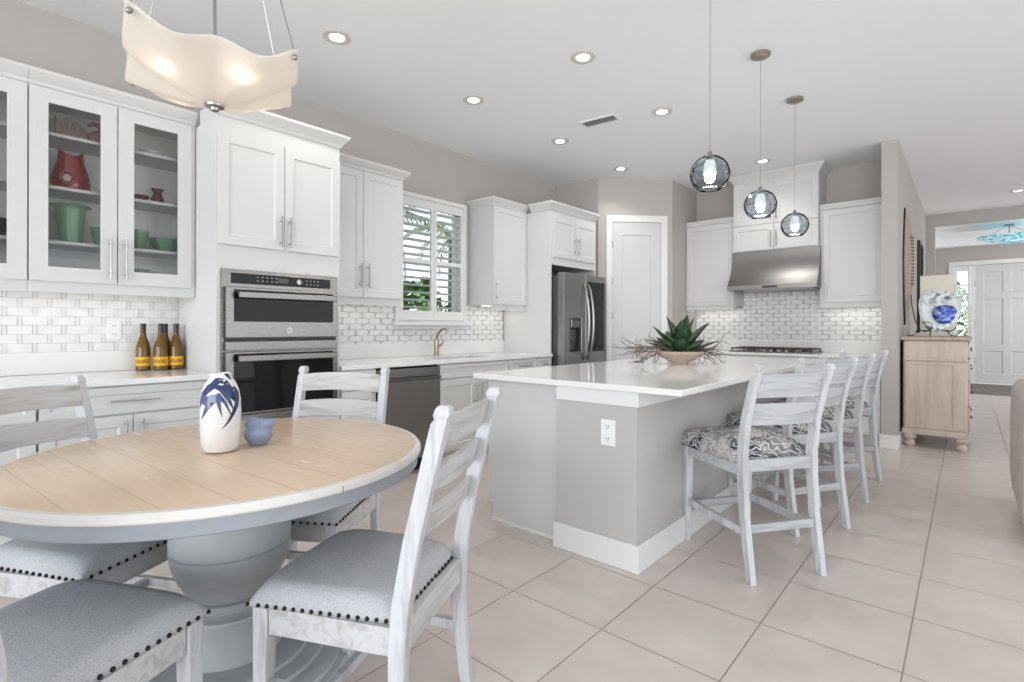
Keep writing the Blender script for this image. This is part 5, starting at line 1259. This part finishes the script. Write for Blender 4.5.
t = thing('glass_bowl_pendant', 'blue swirled glass bowl pendant hanging in the foyer', 'pendant light', (0.56, 13.0, 0))
pr = [(0.02, 2.74), (0.15, 2.755), (0.30, 2.80), (0.42, 2.865), (0.44, 2.875), (0.435, 2.88), (0.41, 2.87), (0.29, 2.81), (0.14, 2.768), (0.02, 2.752)]
obj('glass_bowl', MB().lathe(pr, 48), M['swirl'], t, smooth=True)
for k in range(3):
    a = 2 * PI * k / 3 + 0.5; obj('cable', MB().tube([(0.43 * math.cos(a), 0.43 * math.sin(a), 2.876), (0.02 * math.cos(a), 0.02 * math.sin(a), ZC - 0.02)], 0.004, 6), M['nickel'], t)
obj('stem', MB().tube([(0, 0, 2.76), (0, 0, ZC - 0.02)], 0.008, 8), M['nickel'], t)
obj('ceiling_canopy', MB().lathe([(0.07, ZC - 0.001), (0.07, ZC - 0.02), (0.02, ZC - 0.025)], 24), M['nickel'], t)
solo('door_mat', MB().box(-0.15, 1.3, 12.9, 15.2, 0.0008, 0.012), M['rug'], 'grey-brown mat on the floor inside the entry door', 'mat', bev=0.004)

# sofa at the right edge
t = thing('sofa', 'warm grey upholstered sofa cut off by the right edge', 'sofa', (0.225, 3.9, 0), 0)
obj('seat_base', MB().box(0.21, 1.9, 0.06, 0.86, 0.12, 0.42), M['sofa_fabric'], t, bev=0.04, seg=4)
obj('backrest', MB().box(0.21, 1.9, 0.90, 1.16, 0.12, 0.86), M['sofa_fabric'], t, bev=0.08, seg=5)
am = MB(); am.post([(0.115, 0.63, 0.055, 0.20, 1.10), (0.105, 0.62, 0.20, 0.21, 1.22), (0.10, 0.61, 0.62, 0.20, 1.22), (0.10, 0.60, 0.80, 0.19, 1.18), (0.10, 0.60, 0.87, 0.13, 1.08)])
obj('armrest', am, M['sofa_fabric'], t, bev=0.05, seg=5)
obj('seat_cushion', MB().box(0.215, 1.05, 0.05, 0.88, 0.425, 0.58), M['sofa_fabric'], t, bev=0.05, seg=4)
obj('seat_cushion', MB().box(1.055, 1.9, 0.05, 0.88, 0.425, 0.58), M['sofa_fabric'], t, bev=0.05, seg=4)
for x in (0.12, 1.8):
    for y in (0.14, 1.1): obj('foot', MB().lathe([(0.02, 0.0), (0.03, 0.058)], 14, (x, y, 0)), M['iron'], t)

# ------------------------------------------------------------------ outside the windows
struct('ground', MB().box(-30, -4.32, -12, 30, -0.30, -0.15), M['lawn'])
struct('ground_entry', MB().box(-4.3, 12, 15.71, 30, -0.30, -0.15), M['lawn'])
def shrub(name, label, loc, r, h, n, seed, m='bush'):
    q = random.Random(seed); mb = MB()
    for i in range(n):
        a = q.uniform(0, 2 * PI); z = q.uniform(0.05, 1.0); rr = r * (q.uniform(0.2, 1.0) ** 0.5) * math.sin(PI * (0.15 + 0.75 * z)); c = Vector((rr * math.cos(a), rr * math.sin(a), z * h))
        d = Vector((q.uniform(-1, 1), q.uniform(-1, 1), q.uniform(-.3, 1))).normalized(); s = d.orthogonal().normalized(); L = q.uniform(.07, .15); w = L * 0.33
        V = [mb.v(*c), mb.v(*(c + d * L * .5 + s * w)), mb.v(*(c + d * L)), mb.v(*(c + d * L * .5 - s * w))]; mb.f(V)
    t = thing(name, label, 'shrub', loc); obj('foliage', mb, M[m], t)
    obj('stem', MB().tube([(0, 0, 0), (0.03, 0, h * 0.5), (0, 0.02, h * 0.8)], [0.05, 0.035, 0.02], 8), M['twig'], t)
shrub('garden_shrub', 'leafy green shrub seen low through the left shutter', (-5.7, 4.55, -0.15), 0.62, 1.95, 1600, 1)
shrub('garden_shrub', 'leafy green shrub seen low through the right shutter', (-5.9, 6.0, -0.15), 0.62, 2.0, 1600, 2)
shrub('garden_shrub', 'leafy shrub seen through the sidelight of the entry door', (-0.5, 18.2, -0.15), 0.9, 2.6, 1200, 4)
def palm(label, loc, h, seed, nf=16):
    q = random.Random(seed); t = thing('palm_tree', label, 'palm tree', loc)
    obj('trunk', MB().tube([(0, 0, 0), (0.05, 0.03, h * 0.5), (0, 0.08, h)], [0.14, 0.11, 0.09], 12), M['twig'], t, smooth=True)
    for k in range(nf):
        mb = MB(); az = 2 * PI * k / nf + q.uniform(-.2, .2); e = q.uniform(-0.3, 1.1); p = Vector((0, 0.08, h)); dh = Vector((math.cos(az), math.sin(az), 0)); sd = Vector((-math.sin(az), math.cos(az), 0)); pts = [p.copy()]
        for i in range(10):
            p = p + (dh * math.cos(e) + Vector((0, 0, math.sin(e)))) * 0.15; e -= 0.17; pts.append(p.copy())
            for s in (-1, 1):
                for w_ in (0, 0.07):
                    L = 0.34 * math.sin(PI * (0.12 + 0.8 * i / 10)); q0 = p + dh * w_; tip = q0 + sd * s * L + dh * 0.12 - Vector((0, 0, 0.16))
                    mb.f([mb.v(*(q0 - dh * 0.018)), mb.v(*(q0 + dh * 0.018)), mb.v(*tip)])
        mb.tube(pts, 0.012, 5); obj('frond', mb, M['palm'], t)
palm('palm crown seen through the upper part of the left shutter', (-7.4, 5.2, -0.15), 3.2, 5)
palm('palm crown seen through the upper part of the right shutter', (-11.5, 10.4, -0.15), 4.0, 9)
